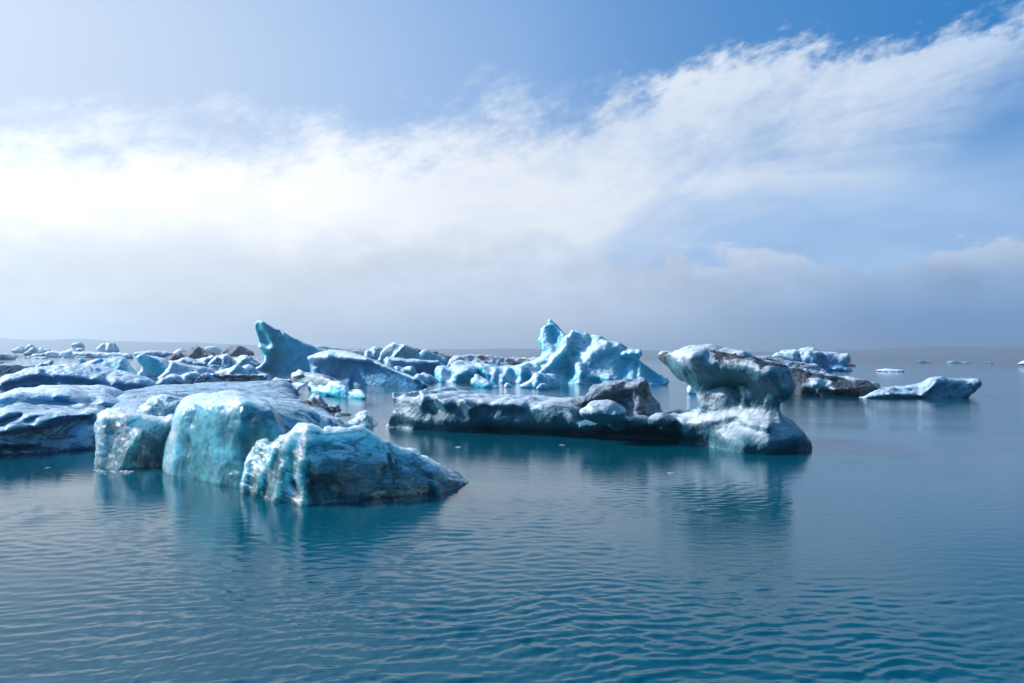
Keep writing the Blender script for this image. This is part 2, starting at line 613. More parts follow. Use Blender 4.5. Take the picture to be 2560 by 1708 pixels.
    for i, (amp, wl, kind) in enumerate(noise):
        if kind == 'fbm':
            dv = fbm(v / wl, 4, sd + i)
        elif kind == 'ridge':
            dv = fbm(v / wl, 4, sd + i, ridged=True) - 0.5
        elif kind == 'scallop':
            w = fbm(v / wl * 0.7, 2, sd + 5)[:, None] * 0.5
            dv = worley(v / wl + w, sd + i) - 0.5
        elif kind == 'crag':
            w = np.stack([fbm(v / wl * .8 + 5 * j, 2, sd + j) for j in range(3)], -1)
            dv = 0.8 - np.abs(worley(v / wl + w, sd + i)) * 1.5
        elif kind == 'drip':
            dv = fbm(v / wl * np.array([1, 1, 0.18]), 4, sd + i)
        elif kind == 'layer':
            dv = fbm(np.stack([v[:, 0] * .25 - v[:, 2] * .6, v[:, 1] * .25, v[:, 2] * 1.6 + v[:, 0] * .5], -1) / wl, 4, sd + i)
        v = v + n * (amp * dv)[:, None]
        if i == 0 and len(noise) > 1:
            n = vnormals(v, q)
    at = {}
    at['dirt'] = np.clip(seg_field(v[:, 0], v[:, 2], conv(dirt)), 0, 1) if dirt else np.zeros(len(v))
    at['crust_shade'] = np.clip(seg_field(v[:, 0], v[:, 2], conv(crust_shade)), -1, 1) if crust_shade else np.zeros(len(v))
    v[:, 0] += shear * (v[:, 1] - yref)
    loc = (float(np.mean(v[:, 0])), float(np.mean(v[:, 1])), 0.0 if zmin is None else float(v[:, 2].min()))
    o = mesh_obj(name, v, q, mat, at, loc)
    tag(o, label, cat, group)
    return o


# ------------------------------------------------------------------ materials
def ice_mat(name, deep, crustc, scale=1.0, grain=0.05, sss=0.3, rough=0.35, trans=0.0, crust_lo=0.05, crust_hi=0.65, bump=0.5, dirtc=(0.02, 0.022, 0.026, 1),
            cracks=0.0, dirt_base=0.0, spec=0.5, radius=(0.12, 0.55, 0.9), vein=0.0, bed=0.0, veinc=None, wt=1.0, glass=None, mottle=1.0, streak=0.0, facet=0.9):
    m = bpy.data.materials.new(name)
    m.use_nodes = True
    N = NT(m.node_tree)
    P = N.n('ShaderNodeTexCoord').outputs['Object']
    geo = N.n('ShaderNodeNewGeometry')
    nz = N.n('ShaderNodeSeparateXYZ')
    N.put(nz.inputs[0], geo.outputs['Normal'])
    at = lambda nm: (lambda a: (setattr(a, 'attribute_name', nm), a.outputs['Fac'])[1])(N.n('ShaderNodeAttribute'))
    big = N.noise(P, 0.9 / scale, 5, 0.6)
    mid = N.noise(P, 3.5 / scale, 5, 0.6)
    gr = N.noise(P, 1.0 / grain, 3, 0.65)
    up = N.m('ADD', nz.outputs[2], N.m('ADD', N.m('MULTIPLY', N.m('SUBTRACT', big, 0.5), 0.9), N.m('MULTIPLY', N.m('SUBTRACT', mid, 0.5), 0.7)))
    crust_shade = N.m('ADD', N.mr(up, crust_lo, crust_hi), at('crust_shade'), clamp=True)
    deepv = N.mix(N.mr(big, 0.3, 0.7), tuple(c * 0.72 for c in deep[:3]) + (1,), tuple(min(1, c * 1.18) for c in deep[:3]) + (1,))
    c = N.mix(crust_shade, deepv, crustc)
    if vein:
        vp = N.mapping(P, (0.35, 0.6, 1.3), (0.2, math.radians(-24), 0.3))
        vv = N.noise(vp, 1.6 / scale, 5, 0.6, dist=0.8)
        vm = N.mr(N.m('ABSOLUTE', N.m('SUBTRACT', vv, 0.5)), 0.0, 0.035, 1, 0)
        c = N.mix(N.m('MULTIPLY', vm, vein), c, veinc or (0.02, 0.06, 0.12, 1))
    if bed:
        bp = N.mapping(P, (0.25, 0.5, 2.4), (0.1, math.radians(-20), 0.2))
        bb = N.noise(bp, 2.2 / scale, 6, 0.62, dist=0.6)
        c = N.mix(N.m('MULTIPLY', N.mr(bb, 0.42, 0.62), bed), c, tuple(x * 0.45 for x in deep[:3]) + (1,))
    if streak:
        st = N.noise(N.mapping(P, (0.16, 1.5, 0.6), (0, 0, math.radians(14))), 1.3, 6, 0.65, dist=0.6)
        c = N.mix(N.m('MULTIPLY', N.mr(st, 0.50, 0.62), streak), c, (0.10, 0.17, 0.25, 1))
    # ash and sand
    dn = N.noise(P, 2.6 / scale, 8, 0.68, dist=0.4)
    dfine = N.noise(P, 14 / scale, 4, 0.7)
    dsum = N.m('ADD', N.m('ADD', at('dirt'), dirt_base), N.m('ADD', N.m('MULTIPLY', N.m('SUBTRACT', dn, 0.5), 1.6), N.m('MULTIPLY', N.m('SUBTRACT', dfine, 0.5), 0.9)))
    dm = N.mr(dsum, 0.45, 0.75)
    c = N.mix(dm, c, N.mix(N.mr(dfine, .35, .65), dirtc, tuple(min(1, x * 3.0 + 0.02) for x in dirtc[:3]) + (1,)))
    # fine grain colour
    c = N.mix(N.mr(gr, 0.35, 0.7, 0.0, 0.22), c, tuple(x * 0.75 for x in deep[:3]) + (1,))
    bs = N.n('ShaderNodeBsdfPrincipled')
    N.put(bs.inputs['Base Color'], c)
    N.put(bs.inputs['Subsurface Weight'], N.m('MULTIPLY', N.m('SUBTRACT', wt, N.m('MULTIPLY', dm, wt)), 1.0))
    bs.inputs['Subsurface Radius'].default_value = radius
    bs.inputs['Subsurface Scale'].default_value = sss
    N.put(bs.inputs['Roughness'], N.m('ADD', rough, N.m('ADD', N.m('MULTIPLY', crust_shade, 0.12), N.m('MULTIPLY', dm, 0.25)), clamp=True))
    bs.inputs['IOR'].default_value = 1.31
    bs.inputs['Specular IOR Level'].default_value = spec
    if trans and not glass:
        N.put(bs.inputs['Transmission Weight'], N.m('MULTIPLY', trans, N.m('SUBTRACT', 1.0, N.m('MULTIPLY', crust_shade, 0.75))))
    hgt = N.m('ADD', N.m('MULTIPLY', gr, grain * 0.8), N.m('MULTIPLY', mid, 0.10 * scale))
    if cracks:
        wv = N.n('ShaderNodeVectorMath', operation='ADD')
        nzv = N.n('ShaderNodeTexNoise')
        N.put(nzv.inputs['Vector'], P)
        nzv.inputs['Scale'].default_value = 4.0 / scale
        sc_ = N.n('ShaderNodeVectorMath', operation='SCALE')
        N.put(sc_.inputs[0], nzv.outputs['Color'])
        sc_.inputs['Scale'].default_value = 0.25 * scale
        N.put(wv.inputs[0], P)
        N.put(wv.inputs[1], sc_.outputs[0])
        ed = N.voro(wv.outputs[0], 5.0 / scale, 'DISTANCE_TO_EDGE')
        lines = N.m('MULTIPLY', N.mr(ed, 0.0, 0.035, 1, 0), N.mr(mid, 0.45, 0.6))
        milky = N.noise(P, 1.3 / scale, 6, 0.65, dist=1.0)
        pale = N.noise(N.mapping(P, (1, 1, 2.2), (0.3, 0.5, 0)), 4.0 / scale, 6, 0.7, dist=1.5)
        zone = N.m('MULTIPLY', N.m('MAXIMUM', N.m('MULTIPLY', at('crust_shade'), -1.0), 0.0), N.mr(pale, 0.36, 0.56, 1.0, 0.55))
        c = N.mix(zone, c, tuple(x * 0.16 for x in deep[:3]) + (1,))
        c = N.mix(N.m('MULTIPLY', N.mr(milky, 0.40, 0.58), N.m('MULTIPLY', mottle, N.m('SUBTRACT', 0.6, N.m('MULTIPLY', crust_shade, 0.55)))), c, tuple(x * 0.30 for x in deep[:3]) + (1,))
        c = N.mix(N.m('MULTIPLY', N.mr(pale, 0.52, 0.70), N.m('MULTIPLY', N.m('SUBTRACT', 1.0, zone), 0.6 * mottle)), c, crustc)
        def facets(sc_, amp):
            vo = N.n('ShaderNodeTexVoronoi')
            N.put(vo.inputs['Vector'], wv.outputs[0])
            vo.inputs['Scale'].default_value = sc_
            df = N.n('ShaderNodeVectorMath', operation='SUBTRACT')
            N.put(df.inputs[0], wv.outputs[0])
            N.put(df.inputs[1], vo.outputs['Position'])
            rc = N.n('ShaderNodeVectorMath', operation='SUBTRACT')
            N.put(rc.inputs[0], vo.outputs['Color'])
            rc.inputs[1].default_value = (.5, .5, .5)
            dt = N.n('ShaderNodeVectorMath', operation='DOT_PRODUCT')
            N.put(dt.inputs[0], df.outputs[0])
            N.put(dt.inputs[1], rc.outputs[0])
            return N.m('MULTIPLY', dt.outputs['Value'], amp)
        fac = N.m('ADD', facets(7.0, 0.9 * facet), facets(24.0, 0.9 * facet))
        c = N.mix(N.m('MULTIPLY', lines, 0.7 * mottle), c, tuple(x * 0.12 for x in deep[:3]) + (1,))
        N.put(bs.inputs['Base Color'], c)
        hgt = N.m('ADD', hgt, N.m('MULTIPLY', N.m('ADD', N.mr(ed, 0, 0.08, 0, 0.03), N.m('MULTIPLY', pale, 0.06)), cracks * scale))
        hgt = N.m('ADD', hgt, fac)
    b = N.n('ShaderNodeBump')
    b.inputs['Strength'].default_value = bump
    b.inputs['Distance'].default_value = 1.0
    N.put(b.inputs['Height'], hgt)
    N.put(bs.inputs['Normal'], b.outputs[0])
    outp = bs.outputs[0]
    if glass:
        bs.inputs['Coat Weight'].default_value = 0.3
        bs.inputs['Coat Roughness'].default_value = 0.04
        N.put(bs.inputs['Coat Normal'], b.outputs[0])
        gl = N.n('ShaderNodeBsdfGlass')
        gl.inputs['Color'].default_value = glass
        gl.inputs['IOR'].default_value = 1.31
        gl.inputs['Roughness'].default_value = rough
        N.put(gl.inputs['Normal'], b.outputs[0])
        mx = N.n('ShaderNodeMixShader')
        clr = N.mr(N.noise(P, 1.7 / scale, 5, 0.6, dist=0.8), 0.36, 0.62)
        N.put(mx.inputs[0], N.m('MULTIPLY', N.m('MULTIPLY', clr, trans), N.m('SUBTRACT', 1.0, N.m('MULTIPLY', N.m('MAXIMUM', crust_shade, dm), 0.8))))
        N.t.links.new(bs.outputs[0], mx.inputs[1])
        N.t.links.new(gl.outputs[0], mx.inputs[2])
        outp = mx.outputs[0]
    o = N.n('ShaderNodeOutputMaterial')
    N.t.links.new(outp, o.inputs[0])
    return m


WHITE = (0.70, 0.82, 0.85, 1)
M = {}
M['blue_mid'] = ice_mat('blue_glacier_ice', (0.08, 0.34, 0.56, 1), WHITE, scale=4, grain=0.22, sss=0.4, rough=0.38, vein=0.25)
M['turq_mid'] = ice_mat('turquoise_glacier_ice', (0.09, 0.62, 0.74, 1), WHITE, scale=4, grain=0.25, sss=0.6, rough=0.42)
M['white_mid'] = ice_mat('weathered_white_ice', (0.38, 0.58, 0.70, 1), WHITE, scale=4, grain=0.2, sss=0.3, rough=0.42, crust_lo=-0.2, crust_hi=0.4)
M['dirty_mid'] = ice_mat('ash_streaked_ice', (0.30, 0.44, 0.54, 1), (0.66, 0.72, 0.76, 1), scale=4, grain=0.2, sss=0.2, rough=0.42, dirt_base=0.12, bed=0.4)
M['ash_mid'] = ice_mat('ash_covered_ice', (0.10, 0.125, 0.155, 1), (0.19, 0.215, 0.245, 1), scale=4, grain=0.25, sss=0.2, rough=0.6, dirt_base=0.25, wt=0.4, dirtc=(0.038, 0.040, 0.044, 1))
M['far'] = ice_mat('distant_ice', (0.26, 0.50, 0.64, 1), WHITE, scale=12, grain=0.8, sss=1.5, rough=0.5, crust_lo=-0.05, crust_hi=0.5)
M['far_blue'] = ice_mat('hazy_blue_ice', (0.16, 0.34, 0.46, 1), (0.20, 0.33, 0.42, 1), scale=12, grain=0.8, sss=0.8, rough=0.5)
M['dark_blue'] = ice_mat('deep_blue_ice', (0.04, 0.18, 0.32, 1), (0.58, 0.74, 0.80, 1), scale=1.6, grain=0.05, sss=0.12, rough=0.30, vein=0.7, bed=0.35, crust_lo=0.25, crust_hi=0.8)
M['dirty_near'] = ice_mat('granular_dirty_ice', (0.085, 0.225, 0.275, 1), (0.70, 0.77, 0.80, 1), scale=1.0, grain=0.035, sss=0.10, rough=0.36, bed=0.3, crust_lo=0.0, crust_hi=0.7)
M['ash_near'] = ice_mat('ash_grey_ice', (0.10, 0.14, 0.17, 1), (0.36, 0.41, 0.45, 1), scale=1.0, grain=0.035, sss=0.1, rough=0.5, dirt_base=0.14, bed=0.5)
M['snow_near'] = ice_mat('snowy_floe_ice', (0.22, 0.38, 0.50, 1), (0.50, 0.66, 0.73, 1), scale=2.0, grain=0.10, sss=0.15, rough=0.4, crust_lo=0.55, crust_hi=1.05, bump=1.0, bed=0.2, streak=0.75)
M['clear'] = ice_mat('clear_turquoise_ice', (0.12, 0.54, 0.62, 1), (0.80, 0.92, 0.94, 1), scale=0.8, grain=0.03, sss=0.9, rough=0.08, trans=0.4, cracks=0.30, crust_lo=0.3, crust_hi=0.95, bump=0.3, mottle=0.35, facet=0.35, glass=(0.55, 0.90, 0.93, 1))
M['crystal'] = ice_mat('crystal_ice', (0.40, 0.72, 0.76, 1), (0.90, 0.96, 0.97, 1), scale=0.8, grain=0.03, sss=0.85, rough=0.05, trans=0.7, radius=(0.3, 0.7, 0.9), cracks=0.55, crust_lo=0.25, crust_hi=0.9, bump=0.4, vein=0.5, glass=(0.66, 0.92, 0.95, 1))
M['debris'] = ice_mat('black_ash_rubble', (0.03, 0.034, 0.04, 1), (0.10, 0.10, 0.11, 1), scale=1.0, grain=0.05, sss=0.05, rough=0.6, dirt_base=0.35, wt=0.0)


# ------------------------------------------------------------------ water, hills
def build_water():
    rr = [1.5]
    while rr[-1] < 30000:
        r = rr[-1]
        dr = max(0.03, r * r / 1990.0 * 0.7)
        if r > 150:
            dr = max(dr, r * 0.06)
        rr.append(r + min(dr, r * 0.12))
    r = np.array(rr)
    a = np.concatenate([np.linspace(-180, -46, 90)[:-1], np.linspace(-46, 46, 1300), np.linspace(46, 180, 90)[1:]])
    a = np.radians(a)
    R, A = np.meshgrid(r, a, indexing='ij')
    X, Y = R * np.sin(A), R * np.cos(A)
    Z = np.zeros_like(X)
    rng = np.random.RandomState(4)
    near = R < 170
    xs, ys, rs = X[near], Y[near], R[near]
    z = np.zeros_like(xs)
    p2 = np.stack([xs, ys, xs * 0], -1)
    gust = np.clip(0.72 + 2.0 * fbm(p2 / np.array([9.0, 5.0, 1]), 3, 5), 0.15, 1.6)
    wx = xs + 0.35 * fbm(p2 / 1.7, 2, 8)
    wy = ys + 0.35 * fbm(p2 / 1.7 + 9.1, 2, 9)
    cell = np.maximum(0.03, rs * rs / 1990.0)
    for i in range(70):
        lam = 0.05 * (0.32 / 0.05) ** rng.rand()
        th = math.radians(90 + 10 + rng.randn() * 27)
        kx, ky = math.cos(th) * 2 * math.pi / lam, math.sin(th) * 2 * math.pi / lam
        amp = lam * 0.0042 * (1.0 if lam < 0.5 else 0.6)
        fade = np.clip(lam / (cell * 2.2) - 0.6, 0, 1)
        grp = 0.25 + 1.3 * np.abs(perlin(p2 / np.array([2.2, 1.1, 1]) + i * 3.7, 30 + i)) * 2
        z += amp * fade * grp * np.sin(kx * wx + ky * wy + rng.rand() * 6.28)
    Z[near] = z * gust
    nr, na = R.shape
    idx = np.arange(nr * na).reshape(nr, na)
    q = np.stack([idx[:-1, :-1], idx[:-1, 1:], idx[1:, 1:], idx[1:, :-1]], -1).reshape(-1, 4)[:, ::-1]
    m = bpy.data.materials.new('glacial_water')
    m.use_nodes = True
    N = NT(m.node_tree)
    P = N.n('ShaderNodeTexCoord').outputs['Object']
    bs = N.n('ShaderNodeBsdfPrincipled')
    silt = N.noise(P, 0.06, 3, 0.5)
    N.put(bs.inputs['Base Color'], N.mix(silt, (0.000, 0.068, 0.100, 1), (0.000, 0.084, 0.116, 1)))
    bs.inputs['Roughness'].default_value = 0.045
    bs.inputs['IOR'].default_value = 1.333
    bs.inputs['Specular IOR Level'].default_value = 0.38
    w1 = N.noise(N.mapping(P, (1.0, 2.6, 1), (0, 0, math.radians(8))), 7.0, 4, 0.6)
    w2 = N.noise(N.mapping(P, (1.0, 2.2, 1), (0, 0, math.radians(-6))), 2.2, 5, 0.6)
    patch = N.mr(N.noise(N.mapping(P, (0.5, 1.2, 1)), 0.12, 4, 0.6), 0.35, 0.65, 0.35, 1.0)
    ln = N.n('ShaderNodeVectorMath', operation='LENGTH')
    N.put(ln.inputs[0], P)
    breeze = N.mr(ln.outputs['Value'], 12, 70, 1.0, 3.2)
    h = N.m('MULTIPLY', N.m('ADD', N.m('MULTIPLY', w1, 0.0026), N.m('MULTIPLY', w2, 0.006)), N.m('MULTIPLY', patch, breeze))
    b = N.n('ShaderNodeBump')
    b.inputs['Strength'].default_value = 1.0
    b.inputs['Distance'].default_value = 1.0
    N.put(b.inputs['Height'], h)
    N.put(bs.inputs['Normal'], b.outputs[0])
    o = N.n('ShaderNodeOutputMaterial')
    N.t.links.new(bs.outputs[0], o.inputs[0])
    ob = mesh_obj('water', np.stack([X, Y, Z], -1).reshape(-1, 3), q, m)
    tag(ob, 'rippled teal glacial lagoon water', None, None, 'structure')


def build_hills():
    m = bpy.data.materials.new('far_moraine')
    m.use_nodes = True
    N = NT(m.node_tree)
    P = N.n('ShaderNodeTexCoord').outputs['Object']
    bs = N.n('ShaderNodeBsdfPrincipled')
    N.put(bs.inputs['Base Color'], N.mix(N.noise(P, 0.01, 6, 0.6), (0.035, 0.05, 0.065, 1), (0.07, 0.085, 0.10, 1)))
    bs.inputs['Roughness'].default_value = 0.9
    o = N.n('ShaderNodeOutputMaterial')
    N.t.links.new(bs.outputs[0], o.inputs[0])

    def ridge(nm, prof, Y, deep, amp, seed):
        pr = [(unproj(p, Y)[0], unproj(p, Y)[1]) for p in prof]
        xs = np.linspace(pr[0][0], pr[-1][0], 420)
        top = np.interp(xs, [p[0] for p in pr], [p[1] for p in pr])
        t = np.linspace(0, 1, 26)
        XX, TT = np.meshgrid(xs, t, indexing='ij')
        YY = Y - deep * 0.5 + TT * deep
        sh = np.sin(np.pi * np.clip(TT, 0, 1)) ** 0.8
        nse = fbm(np.stack([XX / 260, YY / 260, XX * 0], -1), 5, seed)
        ZZ = np.maximum(top[:, None] * (1 + 0.0) + nse * amp, 0.5) * sh - 1.0
        n0, n1 = XX.shape
        idx = np.arange(n0 * n1).reshape(n0, n1)
        q = np.stack([idx[:-1, :-1], idx[1:, :-1], idx[1:, 1:], idx[:-1, 1:]], -1).reshape(-1, 4)
        ob = mesh_obj(nm, np.stack([XX, YY, ZZ], -1).reshape(-1, 3), q, m)
        tag(ob, None, None, None, 'structure')
    ridge('hills', [(-900, 835), (-300, 838), (0, 844), (60, 847), (110, 850), (210, 847), (260, 852), (360, 853), (460, 856), (620, 861), (760, 866), (900, 872), (1100, 880), (1250, 890)], 3700, 800, 8, 3)
    ridge('hills', [(600, 884), (800, 876), (1000, 873), (1340, 872), (1600, 876), (1900, 879), (2150, 874), (2250, 868), (2400, 866), (2560, 868), (3000, 860), (3500, 862)], 4100, 900, 7, 9)


build_water()
build_hills()


# ------------------------------------------------------------------ ice: nearest pieces first
# crystal block with the dark streak
berg('iceberg', 'clear crystal iceberg with dark crack streaks, nearest the camera, glassy fluted end', 'K',
     [(95, 760), (140, 560), (148, 380), (185, 325), (250, 262), (318, 250), (345, 285), (400, 285), (440, 212), (500, 190), (535, 178), (565, 155), (590, 112), (640, 90), (705, 84), (770, 90),
      (830, 112), (885, 145), (905, 124), (940, 118), (985, 132), (1060, 130), (1140, 128), (1195, 108), (1280, 95), (1312, 132), (1345, 172), (1400, 205), (1460, 228), (1560, 268), (1640, 310),
      (1755, 345), (1825, 372), (1862, 425), (1910, 432), (1975, 455), (2035, 505), (2075, 562), (2115, 590), (2200, 602), (2265, 622), (2320, 668), (2200, 760), (1500, 1000), (700, 1100), (100, 950)],
     M['crystal'], foot=[(95, 745), (300, 800), (520, 840), (720, 885), (1000, 868), (1400, 835), (1800, 795), (2050, 760), (2320, 668)], depth=1.5, rim=0.45, lean=0.55, backlean=0.35, k=0.08,
     rel=[(150, 420, 120, 700, 40, 0.16), (410, 300, 250, 700, 45, 0.22), (530, 230, 440, 760, 60, 0.26), (650, 480, 680, 800, 60, 0.15), (330, 500, 300, 720, 40, -0.15), (620, 660, 640, 720, 45, -0.25),
          (560, 200, 820, 520, 90, 0.22), (840, 460, 1300, 360, 60, 0.10), (900, 620, 1000, 760, 150, -0.28), (1100, 520, 1500, 450, 80, 0.12), (1500, 430, 1560, 760, 60, 0.08), (1700, 480, 1750, 780, 70, 0.12),
          (1300, 800, 1900, 740, 60, -0.22), (1950, 540, 2000, 700, 60, 0.15), (760, 350, 780, 800, 60, -0.15)],
     dirt=[(1530, 380, 1560, 500, 24, 1.2), (1480, 500, 1530, 470, 20, .9), (1600, 420, 1620, 580, 11, .85), (1380, 480, 1380, 560, 10, .8), (1560, 560, 1590, 680, 18, .8), (1370, 690, 1600, 690, 18, .6), (1080, 390, 1230, 350, 12, .55),
           (870, 620, 1080, 680, 14, .4), (420, 160, 430, 170, 10, .5)],
     crust_shade=[(580, 130, 900, 180, 55, .7), (900, 150, 1320, 150, 45, .8), (560, 250, 830, 470, 50, .55), (830, 470, 950, 540, 40, .4), (1400, 220, 1900, 450, 40, .6), (1900, 450, 2060, 560, 40, .5), (150, 400, 120, 720, 26, .6),
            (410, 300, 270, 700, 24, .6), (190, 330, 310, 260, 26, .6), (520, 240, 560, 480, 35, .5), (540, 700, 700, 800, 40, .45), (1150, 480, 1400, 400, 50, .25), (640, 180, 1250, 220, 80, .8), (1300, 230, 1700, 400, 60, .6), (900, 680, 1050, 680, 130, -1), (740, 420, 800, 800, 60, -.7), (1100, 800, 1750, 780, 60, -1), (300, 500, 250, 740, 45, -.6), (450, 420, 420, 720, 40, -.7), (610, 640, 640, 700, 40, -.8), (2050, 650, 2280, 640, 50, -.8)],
     noise=((0.05, 0.45, 'layer'), (0.030, 0.22, 'crag'), (0.016, 0.08, 'layer'), (0.006, 0.03, 'fbm')), low=(0.03, 0.5), smooth=0, vox=0.018)

# large turquoise block
berg('iceberg', 'large rounded turquoise iceberg of smooth clear ice, behind the crystal berg with dark streaks', '5',
     [(505, 560), (503, 400), (510, 330), (535, 285), (558, 190), (580, 130), (620, 95), (700, 84), (790, 78), (850, 66), (890, 66), (930, 68), (960, 80), (1005, 92), (1080, 112), (1130, 140),
      (1160, 220), (1180, 400), (1180, 640), (950, 700), (505, 640)],
     M['clear'], foot=[(505, 515), (560, 537), (700, 562), (800, 590), (950, 612), (1180, 620)], depth=3.4, rim=0.30, lean=0.22, backlean=0.3, k=0.30,
     rel=[(560, 200, 520, 500, 50, 0.12), (600, 150, 640, 300, 40, 0.10), (640, 330, 640, 520, 35, -0.08), (960, 330, 1010, 480, 70, -0.12)],
     add=[(1090, 236, 4.0, 1.25, 2.4, .56, .6), (1190, 246, 6.6, 1.15, 2.4, .50, .5), (1300, 252, 9.0, 1.05, 2.2, .48, .4), (1400, 262, 10.8, .9, 1.8, .44, .3), (1480, 280, 12.2, .75, 1.5, .36, .3)],
     dirt=[(630, 190, 645, 300, 7, .45), (668, 118, 672, 124, 9, .9), (780, 160, 860, 165, 6, .35), (1140, 285, 1146, 290, 8, .8), (980, 200, 985, 330, 4, .3)],
     crust_shade=[(545, 300, 520, 500, 34, .6), (570, 160, 545, 280, 34, .55), (600, 110, 720, 85, 26, .5), (860, 160, 960, 75, 26, .75), (960, 80, 1180, 150, 18, .45), (800, 480, 960, 560, 110, -.55), (1010, 200, 1060, 420, 70, -.6), (1120, 200, 1480, 260, 60, -.5)],
     noise=((0.05, 0.8, 'fbm'), (0.030, 0.22, 'drip'), (0.02, 0.09, 'fbm')), low=(0.06, 0.9), smooth=1, vox=0.034)

# left crystal block
berg('iceberg', 'pale blocky iceberg of fractured clear ice, left of the large rounded turquoise iceberg', '5',
     [(92, 520), (100, 380), (93, 245), (108, 178), (150, 155), (222, 152), (292, 172), (340, 178), (400, 193), (460, 206), (512, 200), (545, 178), (565, 300), (530, 540), (92, 560)],
     M['crystal'], foot=[(92, 476), (180, 484), (270, 494), (400, 488), (540, 488)], depth=1.5, rim=0.4, lean=0.25, k=0.14,
     rel=[(345, 290, 230, 480, 40, 0.35), (360, 420, 480, 300, 60, -0.15), (130, 200, 120, 460, 50, 0.1), (400, 440, 480, 460, 40, -0.1)],
     dirt=[(230, 440, 330, 310, 30, .42), (385, 470, 400, 480, 14, .8), (400, 290, 420, 300, 10, .45), (450, 330, 470, 470, 12, .3)],
     crust_shade=[(110, 200, 120, 450, 40, .7), (110, 170, 400, 200, 40, .75), (240, 300, 300, 270, 50, .6), (420, 250, 500, 230, 40, .5), (240, 440, 330, 320, 34, -.8), (460, 360, 480, 470, 60, -.7), (380, 460, 480, 480, 30, -.8)],
     noise=((0.03, 0.4, 'fbm'), (0.035, 0.2, 'crag'), (0.012, 0.06, 'fbm')), low=(0.02, 0.6), smooth=0, vox=0.022)

# glittering lump behind it
berg('iceberg', 'small glittering lump of clear ice showing between the blocky pale and large turquoise bergs', '5',
     [(330, 230), (338, 160), (352, 130), (390, 102), (440, 80), (500, 70), (560, 80), (600, 100), (600, 240)], M['crystal'], Y=23.5, depth=1.6, rim=0.4, lean=0.5, k=0.3,
     crust_shade=[(350, 130, 560, 80, 30, .4)], noise=((0.07, 0.3, 'scallop'), (0.05, 0.16, 'crag')), low=(0.06, 0.6), zmin=0.0)

# dark blue berg at the left edge
berg('iceberg', 'dark blue layered iceberg cut by the left edge, with veined face and snowy rounded ledges', 'C',
     [(-700, 420), (-400, 400), (-150, 400), (0, 378), (100, 330), (200, 314), (400, 309), (600, 319), (950, 318), (1060, 340), (1250, 348), (1330, 380), (1420, 430), (1460, 900), (1300, 1050), (-700, 1150)],
     M['dark_blue'], foot=[(-700, 985), (0, 960), (500, 920), (1000, 880), (1300, 868), (1460, 862)], depth=4.5, rim=0.55, lean=0.75, backlean=0.2, k=0.35, under=0.0,
     rel=[(-300, 780, 60, 690, 80, 0.45), (60, 690, 560, 700, 55, 0.42), (0, 620, 260, 530, 45, 0.40), (260, 530, 600, 490, 40, 0.45), (600, 470, 850, 380, 45, 0.45), (850, 380, 1200, 380, 45, 0.35),
          (260, 510, 450, 400, 26, 0.28), (450, 400, 700, 360, 26, 0.28), (40, 440, 200, 330, 30, 0.25), (700, 600, 1250, 440, 110, -0.35), (300, 640, 640, 560, 40, -0.35), (100, 480, 300, 420, 45, -0.35),
          (900, 800, 1280, 700, 120, 0.12)],
     dirt=[(290, 660, 460, 600, 12, .5), (560, 620, 1100, 430, 8, .45), (780, 650, 820, 700, 16, .5), (850, 710, 1200, 560, 8, .35)],
     crust_shade=[(0, 600, 260, 520, 30, .6), (260, 510, 600, 470, 30, .6), (600, 440, 850, 370, 26, .6), (850, 360, 1260, 370, 24, .45), (40, 440, 260, 320, 18, .7), (260, 320, 950, 320, 14, .4), (0, 720, 160, 680, 25, .6),
            (160, 690, 580, 700, 18, .55), (270, 500, 460, 395, 14, .6)],
     noise=((0.07, 0.9, 'fbm'), (0.05, 0.4, 'layer'), (0.02, 0.12, 'scallop')), low=(0.08, 1.2))

# blue swell behind it
berg('iceberg', 'smooth mid-blue humped iceberg at the left edge, above the dark blue veined berg', 'C',
     [(-900, 330), (-500, 240), (-200, 190), (0, 165), (200, 108), (400, 86), (600, 80), (800, 55), (1050, 54), (1300, 70), (1450, 92), (1570, 148), (1680, 208), (1900, 242), (1860, 290), (1800, 420), (1500, 600), (-900, 600)],
     M['blue_mid'], foot=[(-900, 440), (400, 430), (1000, 410), (1500, 390), (1900, 370)], depth=7, rim=0.5, lean=1.0, backlean=0.6, k=0.7,
     rel=[(1060, 330, 1400, 215, 22, 0.5), (1400, 215, 1850, 260, 18, 0.4), (1180, 340, 1450, 285, 16, 0.45), (1450, 285, 1780, 300, 24, 0.6), (800, 130, 1100, 210, 40, 0.3), (0, 200, 300, 110, 40, 0.25), (500, 250, 900, 260, 90, -0.35)],
     crust_shade=[(0, 150, 350, 90, 34, .8), (800, 130, 1130, 215, 25, .5), (1130, 250, 1850, 250, 26, .6), (1560, 300, 1780, 320, 24, .7), (400, 86, 1300, 64, 12, .5), (1380, 170, 1650, 215, 14, .5)],
     dirt=[(1300, 262, 1850, 264, 7, .5), (1200, 300, 1500, 268, 6, .4), (1790, 290, 1830, 360, 20, .6)],
     noise=((0.10, 1.6, 'fbm'), (0.06, 0.4, 'layer')), low=(0.15, 2.2))

